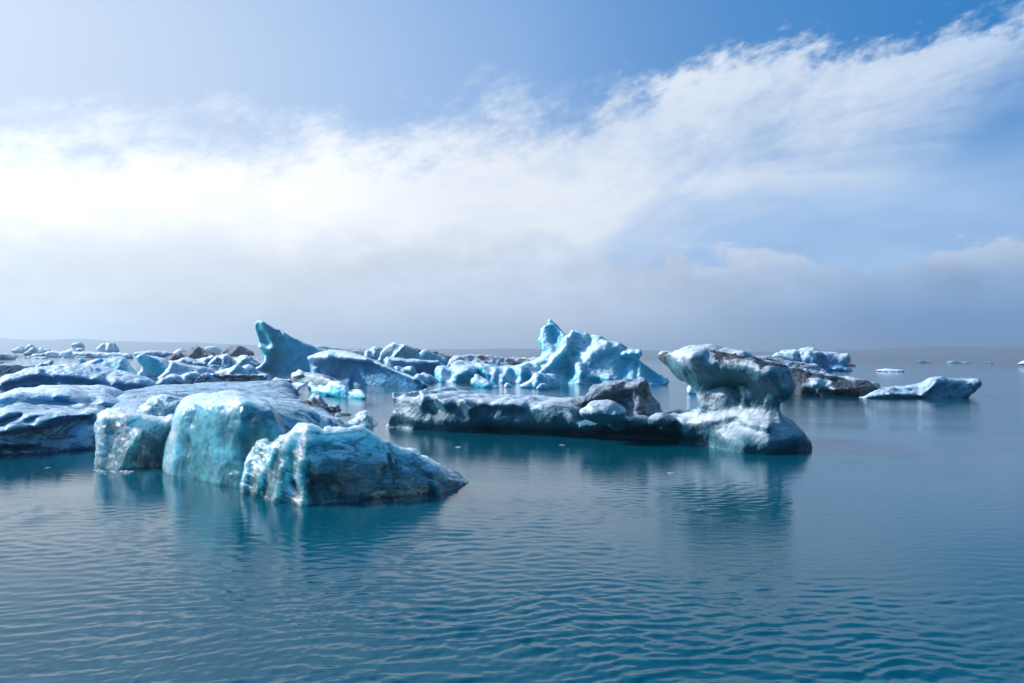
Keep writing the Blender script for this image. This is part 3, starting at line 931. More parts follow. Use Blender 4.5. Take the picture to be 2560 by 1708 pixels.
# mushroom berg with its long low shelf
berg('iceberg', 'dirty mushroom-shaped iceberg with overhanging ash-stained cap and long low shelf', 'E',
     [(-3030, 1120), (-2997, 1047), (-2983, 1025), (-2939, 1007), (-2895, 981), (-2858, 940), (-2822, 893), (-2796, 820), (-2793, 776), (-2819, 703), (-2829, 630), (-2810, 623), (-2785, 656), (-2763, 665), (-2720, 642), (-2683, 623), (-2673, 648), (-2647, 667), (-2603, 677), (-2566, 681), (-2518, 659), (-2522, 630), (-2544, 601), (-2518, 592), (-2478, 615), (-2449, 645), (-2398, 652), (-2369, 642), (-2310, 645), (-2267, 667), (-2223, 686), (-2179, 674), (-2106, 686), (-2047, 697), (-1989, 688), (-1930, 706), (-1872, 694), (-1799, 706), (-1740, 715), (-1667, 694), (-1609, 710), (-1580, 729), (-1521, 715), (-1448, 718), (-1375, 732), (-1302, 750), (-1229, 738), (-1156, 740), (-1024, 762), (-937, 798), (-878, 857), (-849, 922), (-790, 978), (-673, 998), (-498, 995), (-462, 966), (-410, 952), (-308, 959), (-279, 940), (-206, 930), (-147, 949), (-60, 937), (-1, 954), (86, 930), (160, 925), (150, 905), (220, 930), (285, 915), (350, 898), (440, 890), (480, 830), (492, 770), (470, 640), (430, 580), (350, 532), (270, 510), (190, 440), (130, 370), (60, 310), (22, 265),
      (14, 212), (50, 180), (105, 174), (185, 174), (270, 158), (350, 142), (480, 130), (600, 133), (680, 158), (800, 204), (870, 224), (920, 224), (965, 219), (1035, 232), (1100, 266), (1200, 282), (1370, 312),
      (1455, 348), (1500, 382), (1502, 465), (1520, 515), (1492, 600), (1430, 642), (1356, 655), (1376, 720), (1372, 790), (1400, 882), (1450, 940), (1550, 1002), (1650, 1082), (1700, 1160), (1750, 1222),
      (1778, 1300), (1778, 1480), (900, 1600), (-1000, 1480), (-3030, 1300)],
     M['dirty_near'], foot=[(-2985, 1040), (-2850, 1065), (-2430, 1100), (-1700, 1125), (-800, 1175), (-60, 1205), (350, 1235), (600, 1268), (1000, 1365), (1300, 1385), (1650, 1345), (1778, 1300)],
     depth=4.4, rimy=[(-2985, 29.5), (-1000, 26), (400, 23.9), (1000, 23.0), (1778, 22.6)], footz=(0.45, 1.6), lean=0.95, cap=0.9, shear=0.28, under=0.38, backlean=0.15, k=0.22, zmin=-0.5,
     rel=[(930, 600, 930, 800, 300, -0.5), (350, 330, 1150, 420, 170, 0.55), (1300, 450, 1420, 620, 120, 0.35), (700, 560, 1000, 560, 90, -0.35),
          (950, 620, 1000, 760, 40, 0.15), (760, 600, 780, 760, 70, 0.12), (900, 620, 930, 780, 35, -0.22), (300, 960, 360, 1110, 70, 0.25), (420, 980, 900, 900, 60, 0.12), (1020, 960, 1250, 1010, 70, 0.30),
          (-2560, 638, -2560, 761, 60, 0.30), (-2400, 679, -2300, 761, 70, 0.25), (-2100, 712, -2020, 810, 60, 0.35), (-1900, 728, -1500, 777, 60, 0.22), (-1300, 785, -1150, 924, 90, 0.3), (-900, 908, -700, 990, 80, 0.2),
          (-420, 990, -300, 1000.0, 60, 0.3), (-220, 990, -120, 1000.0, 60, 0.3), (40, 970, 100, 1080, 60, 0.25), (-1900, 1130, 200, 1260, 150, -0.5), (-2600, 1100, -1900, 1130, 90, -0.25), (1000, 1400, 1600, 1380, 150, -0.5)],
     add=[(560, 250, -.55, .75, .7, .34, .3), (665, 300, -.85, .24, .3, .2, .15), (760, 300, -.8, .2, .28, .2, .12), (960, 300, -.75, .34, .4, .26, .25), (1440, 560, -.2, .34, .5, .45, .25),
          (-400, 982, -.9, .3, .35, .2, .12), (-200, 974, -.9, .35, .4, .22, .12), (60, 950, -1.0, .4, .4, .2, .12), (-640, 994, -.6, .5, .5, .14, .1)],
     dirt=[(14, 220, 110, 185, 50, 0.55), (60, 270, 330, 520, 55, 0.59), (180, 180, 260, 300, 30, 0.43), (620, 170, 880, 225, 26, 0.80), (640, 235, 830, 250, 40, 0.74), (730, 300, 840, 340, 40, 0.61), (900, 225, 1480, 350, 45, 0.74),
           (1180, 330, 1260, 560, 55, 0.55), (1000, 430, 1100, 560, 50, 0.37), (900, 640, 980, 760, 35, 0.37), (-2360, 655, -1900, 695, 36, 0.55), (-1750, 712, -1100, 753, 30, 0.43), (-2480, 843, -2420, 875, 40, 0.68), (-1000, 826, -780, 957, 60, 0.49),
           (-360, 908, -140, 933, 34, 0.55), (100, 920, 280, 935, 40, 0.55)],
     crust_shade=[(280, 220, 560, 190, 90, .8), (320, 320, 900, 330, 60, .25), (-2300, 900, 100, 1080, 110, -1.0), (-2700, 800, -2300, 950, 90, -.5), (480, 690, 800, 850, 50, .5), (850, 850, 1380, 850, 36, .4), (280, 940, 340, 1110, 50, .5), (420, 1000, 700, 920, 46, .4), (1040, 1000, 1180, 1060, 60, .5), (-2860, 646, -2780, 761, 60, .4),
            (1300, 450, 1400, 600, 60, .2), (-1980, 712, -1800, 761, 40, .4), (200, 320, 400, 470, 70, -.3), (-2400, 908, 0, 1050.0, 120, -.5), (1000, 1150, 1700, 1250, 120, -.7), (380, 1180, 1000, 1230, 90, -.8), (600, 500, 1100, 540, 60, -.5)],  # negative zones paint the shade of the shelf and base front into the colour
     noise=((0.04, 0.6, 'fbm'), (0.02, 0.2, 'scallop'), (0.014, 0.07, 'fbm')), low=(0.05, 0.8), vox=0.034)

# boulder and oval lump that rest on the shelf
berg('iceberg', 'grey ash-covered pyramid of ice sitting behind the low shelf of the mushroom berg', '3',
     [(1300, 860), (1325, 818), (1370, 785), (1420, 785), (1480, 748), (1560, 700), (1680, 640), (1800, 624), (1905, 620), (1970, 605), (2003, 594), (2030, 630), (2062, 712), (2120, 800), (2152, 832), (2150, 885), (2200, 930), (2235, 975), (2235, 1010), (1400, 1010)],
     M['ash_near'], Y=26.0, depth=2.4, rim=0.45, lean=0.6, backlean=0.4, k=0.2, zmin=0.0,
     rel=[(1480, 800, 2000, 640, 60, 0.3), (2000, 640, 1960, 960, 60, 0.25), (1800, 820, 1700, 960, 120, -0.1)],
     dirt=[(1360, 820, 1800, 660, 40, .45), (2000, 640, 2060, 800, 40, .4), (1850, 760, 2000, 940, 120, .35)], crust_shade=[(1550, 740, 1980, 640, 36, .55), (2100, 860, 2200, 950, 40, .5), (1320, 820, 1380, 790, 30, .6)],
     noise=((0.09, 0.5, 'fbm'), (0.07, 0.3, 'drip'), (0.02, 0.08, 'scallop')), low=(0.08, 0.8))
berg('iceberg', 'rounded white oval lump of ice lying on the low shelf before the grey pyramid', '3',
     [(1434, 895), (1462, 868), (1500, 860), (1522, 822), (1600, 804), (1720, 808), (1800, 838), (1868, 882), (1850, 930), (1832, 968), (1780, 1000), (1650, 1012), (1560, 992), (1480, 950)],
     M['dirty_near'], Y=23.2, depth=1.1, rim=0.5, lean=0.0, backlean=0.1, k=0.45, zmin=0.2, bulge=0.2, crust_shade=[(1460, 890, 1780, 840, 60, .7), (1560, 980, 1800, 960, 50, -.6)],
     noise=((0.05, 0.4, 'fbm'), (0.025, 0.12, 'scallop')), low=(0.04, 0.5), smooth=2)

# ------------------------------------------------------------------ right-hand middle distance
berg('iceberg', 'black ash-streaked low iceberg touching the water behind the mushroom berg', '4',
     [(970, 395), (985, 300), (1040, 236), (1080, 232), (1170, 240), (1250, 255), (1330, 280), (1400, 279), (1470, 300), (1540, 325), (1570, 345), (1560, 395), (1000, 400)],
     M['dirty_mid'], foot=[(970, 372), (1200, 380), (1300, 384), (1450, 384), (1570, 384)], depth=7, rim=0.4, lean=0.7, backlean=0.5, k=0.5,
     rel=[(1120, 330, 1200, 310, 30, 0.6), (1200, 300, 1290, 330, 24, 0.5), (1300, 340, 1480, 320, 20, 0.5), (1210, 350, 1240, 375, 18, 0.4), (1060, 270, 1080, 350, 40, -0.5), (1300, 370, 1420, 370, 18, -0.4)],
     dirt=[(1080, 270, 1540, 360, 60, .28), (1050, 270, 1080, 360, 60, .95), (1100, 245, 1350, 290, 14, .6), (1290, 310, 1500, 310, 22, .55), (1130, 350, 1540, 370, 24, .6), (1020, 370, 1160, 375, 22, .8)],
     crust_shade=[(1090, 236, 1240, 250, 10, .9), (1210, 300, 1290, 320, 14, .8), (1350, 284, 1480, 298, 14, .8), (1120, 290, 1180, 280, 16, .5)],
     noise=((0.16, 1.4, 'fbm'), (0.15, 0.8, 'layer'), (0.05, 0.3, 'fbm')), low=(0.15, 1.5))
berg('iceberg', 'boat-shaped white iceberg with raised prow, right of the black ash-streaked berg', '4',
     [(1435, 388), (1480, 372), (1530, 345), (1560, 335), (1630, 328), (1700, 325), (1775, 318), (1830, 281), (1900, 276), (2000, 286), (2050, 284), (2085, 283), (2100, 312), (2062, 350), (2012, 388), (1900, 410), (1435, 400)],
     ice_mat('grey_white_ice', (0.14, 0.28, 0.36, 1), (0.52, 0.64, 0.69, 1), scale=3, grain=0.15, sss=0.25, crust_lo=0.0, crust_hi=0.6), foot=[(1435, 388), (1600, 390), (1800, 394), (1900, 394), (2012, 388), (2100, 386)], depth=5, rim=0.5, lean=0.5, backlean=0.5, k=0.5,
     rel=[(1450, 380, 1600, 360, 14, 0.5), (1600, 360, 1780, 365, 14, 0.45), (1780, 365, 1860, 300, 14, 0.45), (1640, 340, 1760, 338, 14, -0.4), (1900, 330, 2000, 360, 50, -0.35)],
     dirt=[(1600, 340, 1780, 345, 14, .35), (1880, 290, 1980, 292, 8, .3), (2040, 300, 2030, 350, 8, .35)], crust_shade=[(1440, 384, 1780, 360, 16, .6), (1830, 285, 2060, 290, 14, .6), (1850, 340, 2020, 375, 30, -.8)],
     noise=((0.10, 1.0, 'fbm'), (0.06, 0.4, 'scallop')), low=(0.1, 1.5))
berg('iceberg', 'dirty grey low ridge of ice half hidden behind the mushroom berg cap', '4',
     [(800, 260), (800, 158), (850, 156), (950, 160), (1050, 184), (1130, 199), (1165, 205), (1190, 198), (1215, 215), (1232, 246), (1100, 256)],
     M['dirty_mid'], Y=165, depth=14, lean=0.6, k=1.0, dirt=[(850, 165, 1150, 205, 16, .5)], crust_shade=[(850, 156, 1150, 196, 6, .6), (1170, 210, 1220, 240, 18, .9)], noise=((0.4, 4, 'fbm'), (0.2, 1.5, 'layer')), low=(0.4, 6))
berg('iceberg', 'flat-topped snow-capped iceberg with blue cliff, far off right of the mushroom berg', '4',
     [(950, 250), (958, 158), (1020, 140), (1100, 134), (1130, 118), (1180, 121), (1212, 134), (1290, 144), (1340, 150), (1372, 148), (1377, 180), (1366, 212), (1372, 224), (1402, 242), (1380, 252), (1000, 252)],
     M['blue_mid'], Y=195, depth=26, rim=0.25, lean=0.35, backlean=0.3, k=1.2,
     rel=[(1230, 170, 1260, 230, 24, -1.5), (1100, 150, 1110, 200, 16, -1.2), (1280, 225, 1390, 238, 12, 2.0), (1160, 150, 1200, 210, 20, 1.0)],
     crust_shade=[(960, 160, 1100, 140, 10, .9), (1120, 126, 1220, 138, 9, 1), (1220, 142, 1375, 152, 9, 1), (1230, 190, 1380, 225, 40, -.7)], noise=((0.5, 5, 'crag'), (0.25, 2, 'fbm')), low=(0.5, 8), smooth=0)
berg('ice_fragment', 'small white ice chunk at the foot of the snow-capped berg', '4', [(1215, 246), (1222, 224), (1240, 226), (1255, 240), (1262, 246)], M['white_mid'], Y=178, depth=3, k=0.3, noise=((0.1, 1, 'fbm'),), low=(0.1, 2), cat='ice chunk')
berg('ice_floe', 'thin white floe lying alone on open water, right of the snow-capped berg', '4', [(1518, 240), (1540, 231), (1565, 227), (1620, 229), (1660, 233), (1697, 237), (1690, 243), (1600, 246)], M['white_mid'], foot=[(1518, 241), (1700, 244)], depth=6, lean=1.0, k=0.3, rim=.3,
     noise=((0.15, 2, 'fbm'),), low=(0.15, 3), cat='ice floe')
berg('iceberg', 'small white rounded ice lump peeking out left of the mushroom berg stem', 'E', [(352, 625), (360, 575), (390, 552), (432, 575), (480, 620), (500, 665), (420, 670), (360, 650)], M['white_mid'], Y=57, depth=1.6, k=0.3, noise=((0.08, 0.6, 'fbm'),), low=(0.06, 1), cat='ice chunk')
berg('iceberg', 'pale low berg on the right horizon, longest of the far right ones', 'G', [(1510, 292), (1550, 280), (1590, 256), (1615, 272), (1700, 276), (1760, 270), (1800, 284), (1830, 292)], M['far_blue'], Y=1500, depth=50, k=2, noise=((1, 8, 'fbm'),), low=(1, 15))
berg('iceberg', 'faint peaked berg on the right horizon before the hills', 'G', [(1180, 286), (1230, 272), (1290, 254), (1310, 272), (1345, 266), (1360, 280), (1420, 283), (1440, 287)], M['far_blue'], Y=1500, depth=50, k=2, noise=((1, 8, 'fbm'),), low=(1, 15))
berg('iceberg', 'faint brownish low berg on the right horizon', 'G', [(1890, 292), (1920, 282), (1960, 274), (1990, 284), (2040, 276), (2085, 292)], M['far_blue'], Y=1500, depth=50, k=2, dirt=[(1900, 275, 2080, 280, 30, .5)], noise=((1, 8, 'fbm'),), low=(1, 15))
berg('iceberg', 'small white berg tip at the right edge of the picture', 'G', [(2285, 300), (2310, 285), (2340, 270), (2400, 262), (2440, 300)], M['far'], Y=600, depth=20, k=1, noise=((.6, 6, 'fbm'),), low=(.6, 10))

# ------------------------------------------------------------------ the tower berg and its neighbours
berg('iceberg', 'tall turquoise iceberg with twisted spire and broad snowy shoulder sloping right', 'J',
     [(-60, 1120), (0, 1010), (60, 880), (90, 842), (200, 760), (280, 740), (345, 715), (420, 668), (458, 590), (440, 485), (368, 412), (400, 372), (415, 240), (470, 200), (516, 160), (508, 96), (560, 88), (612, 150), (682, 222),
      (750, 308), (786, 350), (765, 372), (800, 345), (842, 325), (862, 280), (880, 260), (902, 285), (960, 286), (1010, 312), (1100, 316), (1130, 342), (1205, 334), (1280, 352), (1340, 392), (1402, 436), (1480, 448), (1560, 458),
      (1612, 482), (1690, 530), (1780, 562), (1832, 555), (1872, 580), (1868, 645), (1842, 715), (1900, 752), (2000, 822), (2150, 922), (2258, 1012), (2205, 1050), (1950, 1085), (1400, 1200), (-60, 1200)],
     M['turq_mid'], Y=76.0, yaw=-0.22, depth=12, rim=0.40, lean=1.25, cap=7, backlean=0.35, k=0.3,
     rel=[(600, 400, 590, 330, 130, -0.43), (590, 620, 590, 640, 85, 0.81), (870, 290, 740, 560, 60, 0.74), (740, 560, 420, 900, 50, 0.81), (790, 380, 660, 520, 40, 0.25), (720, 470, 480, 760, 50, -0.37), (470, 200, 520, 500, 60, 0.25),
          (800, 850, 850, 1080, 130, -1.49), (640, 880, 560, 1000, 90, -0.81), (960, 760, 1000, 900, 50, 0.62), (1000, 900, 850, 1100, 60, 0.87), (1150, 700, 1000, 800, 90, 0.50), (1400, 450, 1000, 650, 60, 0.56),
          (1150, 420, 1050, 620, 70, -0.50), (900, 640, 980, 640, 40, -0.50), (1560, 480, 1150, 640, 70, 0.56), (1640, 620, 1850, 600, 45, 0.99), (1700, 720, 1650, 950, 110, -0.99), (1250, 1010, 1300, 1090, 90, -0.99), (1150, 950, 1400, 960, 40, 0.43),
          (1000, 1020, 900, 1110, 60, 0.50), (1350, 860, 1550, 960, 60, -0.25), (2050, 900, 2200, 1000, 170, -3.00), (1830, 760, 1800, 1000, 40, -0.56), (90, 850, 20, 1010, 60, 0.50), (230, 850, 180, 1000, 60, -0.50), (300, 760, 500, 700, 30, 0.31)],
     dirt=[(800, 360, 820, 400, 10, .8), (1600, 480, 1690, 530, 10, .8), (1040, 390, 1110, 340, 8, .6), (1840, 650, 1860, 590, 16, .5), (1610, 880, 1620, 980, 5, .5), (1750, 880, 1760, 960, 5, .4), (950, 560, 990, 620, 16, .35)],
     crust_shade=[(880, 300, 760, 540, 40, .8), (740, 560, 430, 890, 34, .8), (515, 110, 760, 330, 26, .4), (400, 400, 440, 260, 20, .5), (1000, 330, 1380, 420, 80, .7), (1450, 480, 1150, 640, 80, .8), (1600, 520, 1820, 580, 50, .8), (1150, 680, 900, 780, 60, .7),
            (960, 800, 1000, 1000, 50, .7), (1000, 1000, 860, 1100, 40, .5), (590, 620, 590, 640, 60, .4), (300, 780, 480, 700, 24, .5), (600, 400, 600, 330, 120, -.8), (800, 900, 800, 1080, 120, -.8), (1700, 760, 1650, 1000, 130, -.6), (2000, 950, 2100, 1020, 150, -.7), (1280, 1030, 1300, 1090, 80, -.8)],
     noise=((0.12, 1.6, 'fbm'), (0.10, 0.5, 'fbm')), low=(0.10, 2.5), vox=0.085, smooth=0)
berg('iceberg', 'fan-shaped turquoise lump with ribbed face at the foot of the tall spired berg', 'J',
     [(100, 1100), (170, 1050), (250, 1000), (290, 950), (322, 908), (372, 888), (432, 910), (560, 930), (642, 962), (692, 1032), (736, 1115), (500, 1150), (350, 1160)],
     M['turq_mid'], foot=[(100, 1110), (350, 1135), (500, 1128), (736, 1112)], depth=3, rim=0.5, lean=0.6, k=0.4, rel=[(380, 920, 350, 1080, 30, 0.35), (600, 960, 680, 1080, 40, -0.3)], crust_shade=[(300, 980, 370, 900, 30, .6), (330, 1000, 350, 1100, 30, .5)],
     noise=((0.14, 1.0, 'fbm'), (0.10, 0.4, 'drip')), low=(0.1, 1.5))
berg('iceberg', 'small white tongue of ice in the water before the ribbed turquoise lump', 'J', [(345, 1145), (365, 1100), (410, 1065), (400, 1030), (440, 1050), (490, 1075), (525, 1110), (500, 1145)], M['white_mid'], foot=[(345, 1146), (525, 1142)], depth=1.4, k=0.25, lean=.5,
     noise=((0.1, 0.6, 'fbm'),), low=(0.08, 1), cat='ice chunk')
berg('iceberg', 'low ridge of rounded turquoise lumps left of the tall spired berg', 'I',
     [(508, 540), (514, 345), (545, 312), (600, 312), (650, 320), (722, 348), (735, 290), (800, 248), (870, 249), (1000, 270), (1150, 276), (1250, 290), (1320, 320), (1400, 330), (1480, 315), (1640, 320), (1700, 295), (1760, 258), (1840, 282), (1920, 260), (1960, 560), (1500, 600), (700, 600)],
     M['turq_mid'], foot=[(508, 522), (640, 530), (760, 545), (1000, 552), (1280, 515), (1540, 545), (1960, 560)], depth=7, rim=0.6, lean=0.8, backlean=0.4, k=0.5,
     rel=[(880, 430, 740, 520, 90, 1.2), (800, 420, 960, 350, 40, 0.7), (1030, 380, 1020, 400, 40, 0.6), (1150, 320, 1230, 440, 50, 0.5), (1330, 350, 1290, 470, 40, 0.7), (1500, 340, 1450, 450, 22, 0.7), (1390, 430, 1420, 510, 50, 0.6),
          (600, 350, 560, 400, 40, 0.4), (590, 440, 600, 500, 40, 0.6), (700, 480, 720, 430, 40, -0.7), (1100, 420, 1150, 470, 50, -0.9), (1260, 470, 1250, 500, 40, -0.6), (1560, 400, 1600, 470, 60, -0.8), (1680, 360, 1640, 500, 70, 0.8), (1760, 480, 1800, 520, 60, -0.6)],
     crust_shade=[(740, 440, 960, 360, 26, .6), (800, 260, 1000, 290, 24, .4), (1320, 340, 1280, 480, 20, .6), (1500, 330, 1470, 440, 18, .6), (1030, 380, 1020, 400, 30, .7), (1380, 420, 1430, 520, 34, .8), (560, 330, 680, 340, 18, .5), (580, 440, 620, 440, 18, .6), (1650, 370, 1560, 540, 30, .6)],
     noise=((0.14, 1.2, 'fbm'), (0.07, 0.5, 'fbm')), low=(0.12, 1.6))
berg('iceberg', 'swan-shaped turquoise growler alone in the water before the turquoise ridge', 'I',
     [(992, 540), (998, 495), (1030, 475), (1055, 468), (1034, 425), (1050, 420), (1078, 428), (1130, 466), (1200, 488), (1250, 520), (1300, 555), (1395, 612), (1300, 640), (1060, 630), (1040, 580), (1010, 565)],
     M['turq_mid'], foot=[(992, 600), (1050, 614), (1200, 622), (1395, 614)], depth=3, rim=0.5, lean=0.4, k=0.35, bulge=0.3, crust_shade=[(1040, 430, 1120, 470, 20, .6), (1010, 500, 1010, 540, 16, .6)], noise=((0.08, 0.8, 'fbm'),), low=(0.06, 1.2))
berg('iceberg', 'tiny white ice chunk between the swan-shaped growler and ribbed turquoise lump', 'I', [(1435, 606), (1465, 570), (1490, 544), (1530, 550), (1560, 580), (1592, 606), (1500, 622)], M['white_mid'], foot=[(1435, 608), (1592, 608)], depth=1.5, k=0.25, lean=.5, noise=((0.1, 0.6, 'fbm'),), low=(0.06, 1), cat='ice chunk')

# ------------------------------------------------------------------ fin, slab and what stands round them
berg('iceberg', 'blue fin-shaped iceberg with sharp leaning peak, tallest in the left half', '2',
     [(-40, 590), (60, 570), (130, 558), (200, 530), (240, 480), (238, 440), (212, 400), (180, 345), (186, 310), (174, 240), (150, 195), (138, 150), (160, 104), (184, 84), (215, 100), (350, 174), (382, 180), (450, 215), (522, 256), (600, 296), (740, 352), (870, 392), (960, 480), (1000, 660), (300, 660), (-40, 640)],
     M['turq_mid'], Y=125.0, yaw=-0.08, depth=11, rim=0.5, lean=0.30, cap=9, backlean=0.3, k=0.3,
     rel=[(215, 110, 330, 340, 30, 0.7), (380, 190, 520, 440, 12, -0.45), (420, 230, 560, 440, 30, 0.35), (240, 230, 260, 320, 50, -0.35), (200, 345, 300, 375, 26, 1.0), (300, 345, 310, 350, 16, 0.9), (360, 500, 420, 540, 110, -0.9), (240, 500, 120, 570, 60, 1.6), (30, 580, 160, 575, 40, 1.8)],
     crust_shade=[(140, 150, 180, 330, 18, .8), (200, 345, 310, 360, 22, .9), (240, 480, 130, 580, 60, .9), (60, 580, 330, 610, 40, .5), (190, 85, 740, 350, 10, .5), (330, 450, 600, 560, 140, -.8), (500, 330, 700, 450, 90, -.5), (250, 200, 300, 280, 60, -.5)],
     dirt=[(392, 220, 520, 440, 6, .35)], noise=((0.10, 2.5, 'fbm'), (0.05, 0.8, 'fbm')), low=(0.08, 3.5), smooth=0, vox=0.13)
berg('iceberg', 'long blue wedge iceberg sloping down to the right, with pale overhanging lip', '2',
     [(716, 780), (716, 490), (672, 450), (700, 435), (770, 400), (862, 376), (950, 371), (1020, 385), (1100, 404), (1200, 430), (1330, 480), (1425, 528), (1570, 590), (1700, 640), (1790, 690), (1810, 722), (1600, 750), (1040, 780)],
     M['blue_mid'], foot=[(672, 690), (716, 690), (900, 708), (1050, 722), (1300, 740), (1500, 738), (1800, 720)], depth=7, rim=0.55, lean=0.15, backlean=0.4, k=0.25,
     rel=[(690, 450, 870, 440, 40, 1.1), (870, 440, 1230, 460, 40, 0.9), (1230, 460, 1700, 650, 26, 0.5), (1000, 600, 1200, 640, 120, -0.45), (1180, 520, 1260, 720, 50, 0.3), (740, 560, 740, 640, 30, 0.25), (1060, 650, 1060, 690, 30, 0.25)],
     crust_shade=[(690, 450, 870, 420, 34, .9), (870, 420, 1230, 450, 40, .75), (1230, 460, 1700, 645, 16, .5), (720, 500, 725, 600, 14, .7), (900, 580, 1500, 680, 110, -.9)],
     dirt=[(850, 400, 870, 470, 8, .35)], noise=((0.08, 1.4, 'fbm'), (0.04, 0.4, 'fbm'), (0.03, 0.25, 'scallop')), low=(0.06, 2))
berg('iceberg', 'smooth grey-green ice boulder with ash spots, before the fin-shaped and wedge bergs', 'D',
     [(498, 310), (512, 260), (560, 235), (604, 216), (622, 158), (700, 190), (785, 242), (880, 240), (1000, 262), (1120, 300), (1230, 345), (1262, 400), (1230, 500), (900, 520), (560, 460), (520, 380)],
     ice_mat('green_grey_ice', (0.10, 0.25, 0.27, 1), (0.60, 0.66, 0.68, 1), scale=3, grain=0.15, sss=0.5, crust_lo=0.25, crust_hi=0.8), foot=[(498, 430), (900, 475), (1262, 470)], depth=5, rim=0.5, lean=0.5, k=0.5, rel=[(540, 280, 660, 260, 50, 0.5)],
     dirt=[(630, 300, 660, 340, 24, .8), (715, 280, 740, 300, 24, .8), (600, 250, 690, 240, 14, .5), (780, 265, 860, 255, 14, .55)], crust_shade=[(520, 280, 640, 230, 50, .6), (620, 170, 780, 240, 30, .5), (520, 330, 560, 420, 40, .4), (900, 260, 1220, 340, 18, .5)],
     noise=((0.1, 1.2, 'fbm'),), low=(0.1, 1.8))
berg('iceberg', 'swan-necked pale turquoise berg with holed neck, floating beyond the snowy flat floe', 'D',
     [(835, 600), (838, 540), (806, 470), (842, 408), (872, 425), (905, 445), (970, 490), (1010, 482), (1042, 464), (1090, 492), (1150, 486), (1202, 438), (1262, 404), (1330, 400), (1392, 405), (1462, 440), (1522, 520), (1560, 572), (1650, 572), (1700, 558), (1790, 560), (1852, 602), (1895, 690), (1700, 740), (1300, 740), (1050, 700), (920, 650)],
     M['turq_mid'], foot=[(806, 610), (950, 650), (1100, 690), (1300, 708), (1600, 712), (1895, 705)], depth=3, rim=0.45, lean=0.4, k=0.35, rel=[(1330, 430, 1340, 560, 120, 0.3), (1000, 560, 1120, 580, 50, 0.25), (1550, 640, 1560, 680, 40, -0.3), (1180, 680, 1300, 690, 30, -0.5)],
     cut=[(1025, 520, 0.9, .10, 3, .07, .03)], crust_shade=[(820, 480, 850, 430, 40, .5), (950, 500, 1180, 500, 34, .6), (1220, 420, 1450, 440, 50, .6), (1600, 570, 1830, 600, 34, .6), (1250, 580, 1400, 650, 90, -.5)], noise=((0.08, 0.8, 'fbm'), (0.03, 0.3, 'fbm')), low=(0.06, 1.2), vox=0.055)
berg('iceberg', 'pale arch-like hooked piece of ice left of the swan-necked berg', 'D',
     [(505, 460), (520, 440), (600, 434), (700, 434), (790, 448), (786, 466), (720, 476), (668, 495), (634, 535), (624, 580), (640, 615), (690, 628), (680, 660), (600, 650), (540, 590), (515, 530)],
     M['white_mid'], foot=[(505, 615), (700, 640)], depth=1.2, lean=0.2, k=0.15, noise=((0.04, 0.5, 'fbm'),), low=(0.03, 1), vox=0.04, smooth=1)
berg('iceberg', 'cluster of three low ice humps at the right tip of the wedge berg', '2', [(1690, 680), (1710, 640), (1760, 598), (1800, 596), (1850, 620), (1900, 640), (1935, 680), (1920, 715), (1800, 720)], M['white_mid'], foot=[(1690, 700), (1800, 714), (1935, 692)], depth=5, lean=1.0, k=0.4, rel=[(1730, 640, 1800, 680, 26, .8), (1840, 620, 1880, 660, 20, .6)],
     noise=((0.2, 1.2, 'fbm'),), low=(0.15, 1.5))
berg('iceberg', 'upright white flake of ice behind the middle of the wedge berg', '2', [(1415, 570), (1418, 490), (1432, 466), (1462, 470), (1490, 505), (1500, 540), (1530, 575)], M['white_mid'], Y=105, depth=3, k=0.3, noise=((0.12, 1, 'fbm'),), low=(0.1, 1.5))
berg('iceberg', 'knobbly white ice with pointed right end, behind the slope of the wedge berg', '2', [(1500, 600), (1510, 540), (1545, 535), (1600, 560), (1650, 535), (1690, 530), (1710, 565), (1730, 605), (1690, 640)], M['white_mid'], Y=110, depth=4, k=0.3, rel=[(1540, 560, 1600, 600, 30, .6)], noise=((0.2, 1, 'fbm'),), low=(0.15, 1.5))
berg('iceberg', 'flat-topped blue slab of ice with white snow top, behind the wedge berg', '2', [(1410, 470), (1425, 452), (1500, 454), (1560, 452), (1620, 464), (1760, 472), (1900, 484), (1943, 484), (1948, 498), (1990, 520), (1990, 600), (1940, 640), (1450, 640)], M['blue_mid'], foot=[(1400, 600), (1990, 606)], depth=14, rim=0.25, lean=0.12, k=0.6, smooth=0,
     crust_shade=[(1420, 455, 1940, 492, 9, 1), (1500, 540, 1900, 570, 40, -.8)], noise=((0.15, 2, 'fbm'),), low=(0.15, 4))
berg('iceberg', 'white tilted block iceberg with dark seam down its right face', '2', [(1340, 480), (1362, 440), (1388, 385), (1440, 332), (1500, 300), (1526, 294), (1550, 310), (1606, 318), (1640, 335), (1700, 360), (1745, 395), (1765, 440), (1760, 500), (1400, 500)], M['white_mid'], Y=200, depth=12, rim=.4, lean=0.3, k=0.6, smooth=0,
     rel=[(1610, 330, 1500, 450, 22, 1.6), (1700, 420, 1650, 460, 60, -1.2), (1430, 400, 1500, 350, 60, 0.6)], dirt=[(1625, 335, 1530, 440, 9, .75), (1560, 440, 1600, 420, 20, .4)], crust_shade=[(1400, 430, 1560, 320, 70, .9), (1620, 440, 1740, 420, 70, -.8)], noise=((0.2, 2, 'fbm'),), low=(0.2, 5))
berg('iceberg', 'bright blue wedge-shaped berg with pointed top, right of the white tilted block', '2', [(1740, 490), (1752, 405), (1790, 378), (1806, 364), (1832, 374), (1880, 402), (1950, 430), (2005, 452), (2030, 485), (2045, 530), (1900, 560), (1760, 530)], M['turq_mid'], Y=230, depth=10, lean=0.25, k=0.7, crust_shade=[(1760, 395, 1800, 372, 22, .9), (1900, 450, 1850, 480, 80, -.8)], noise=((0.2, 2.5, 'fbm'),), low=(0.2, 5))
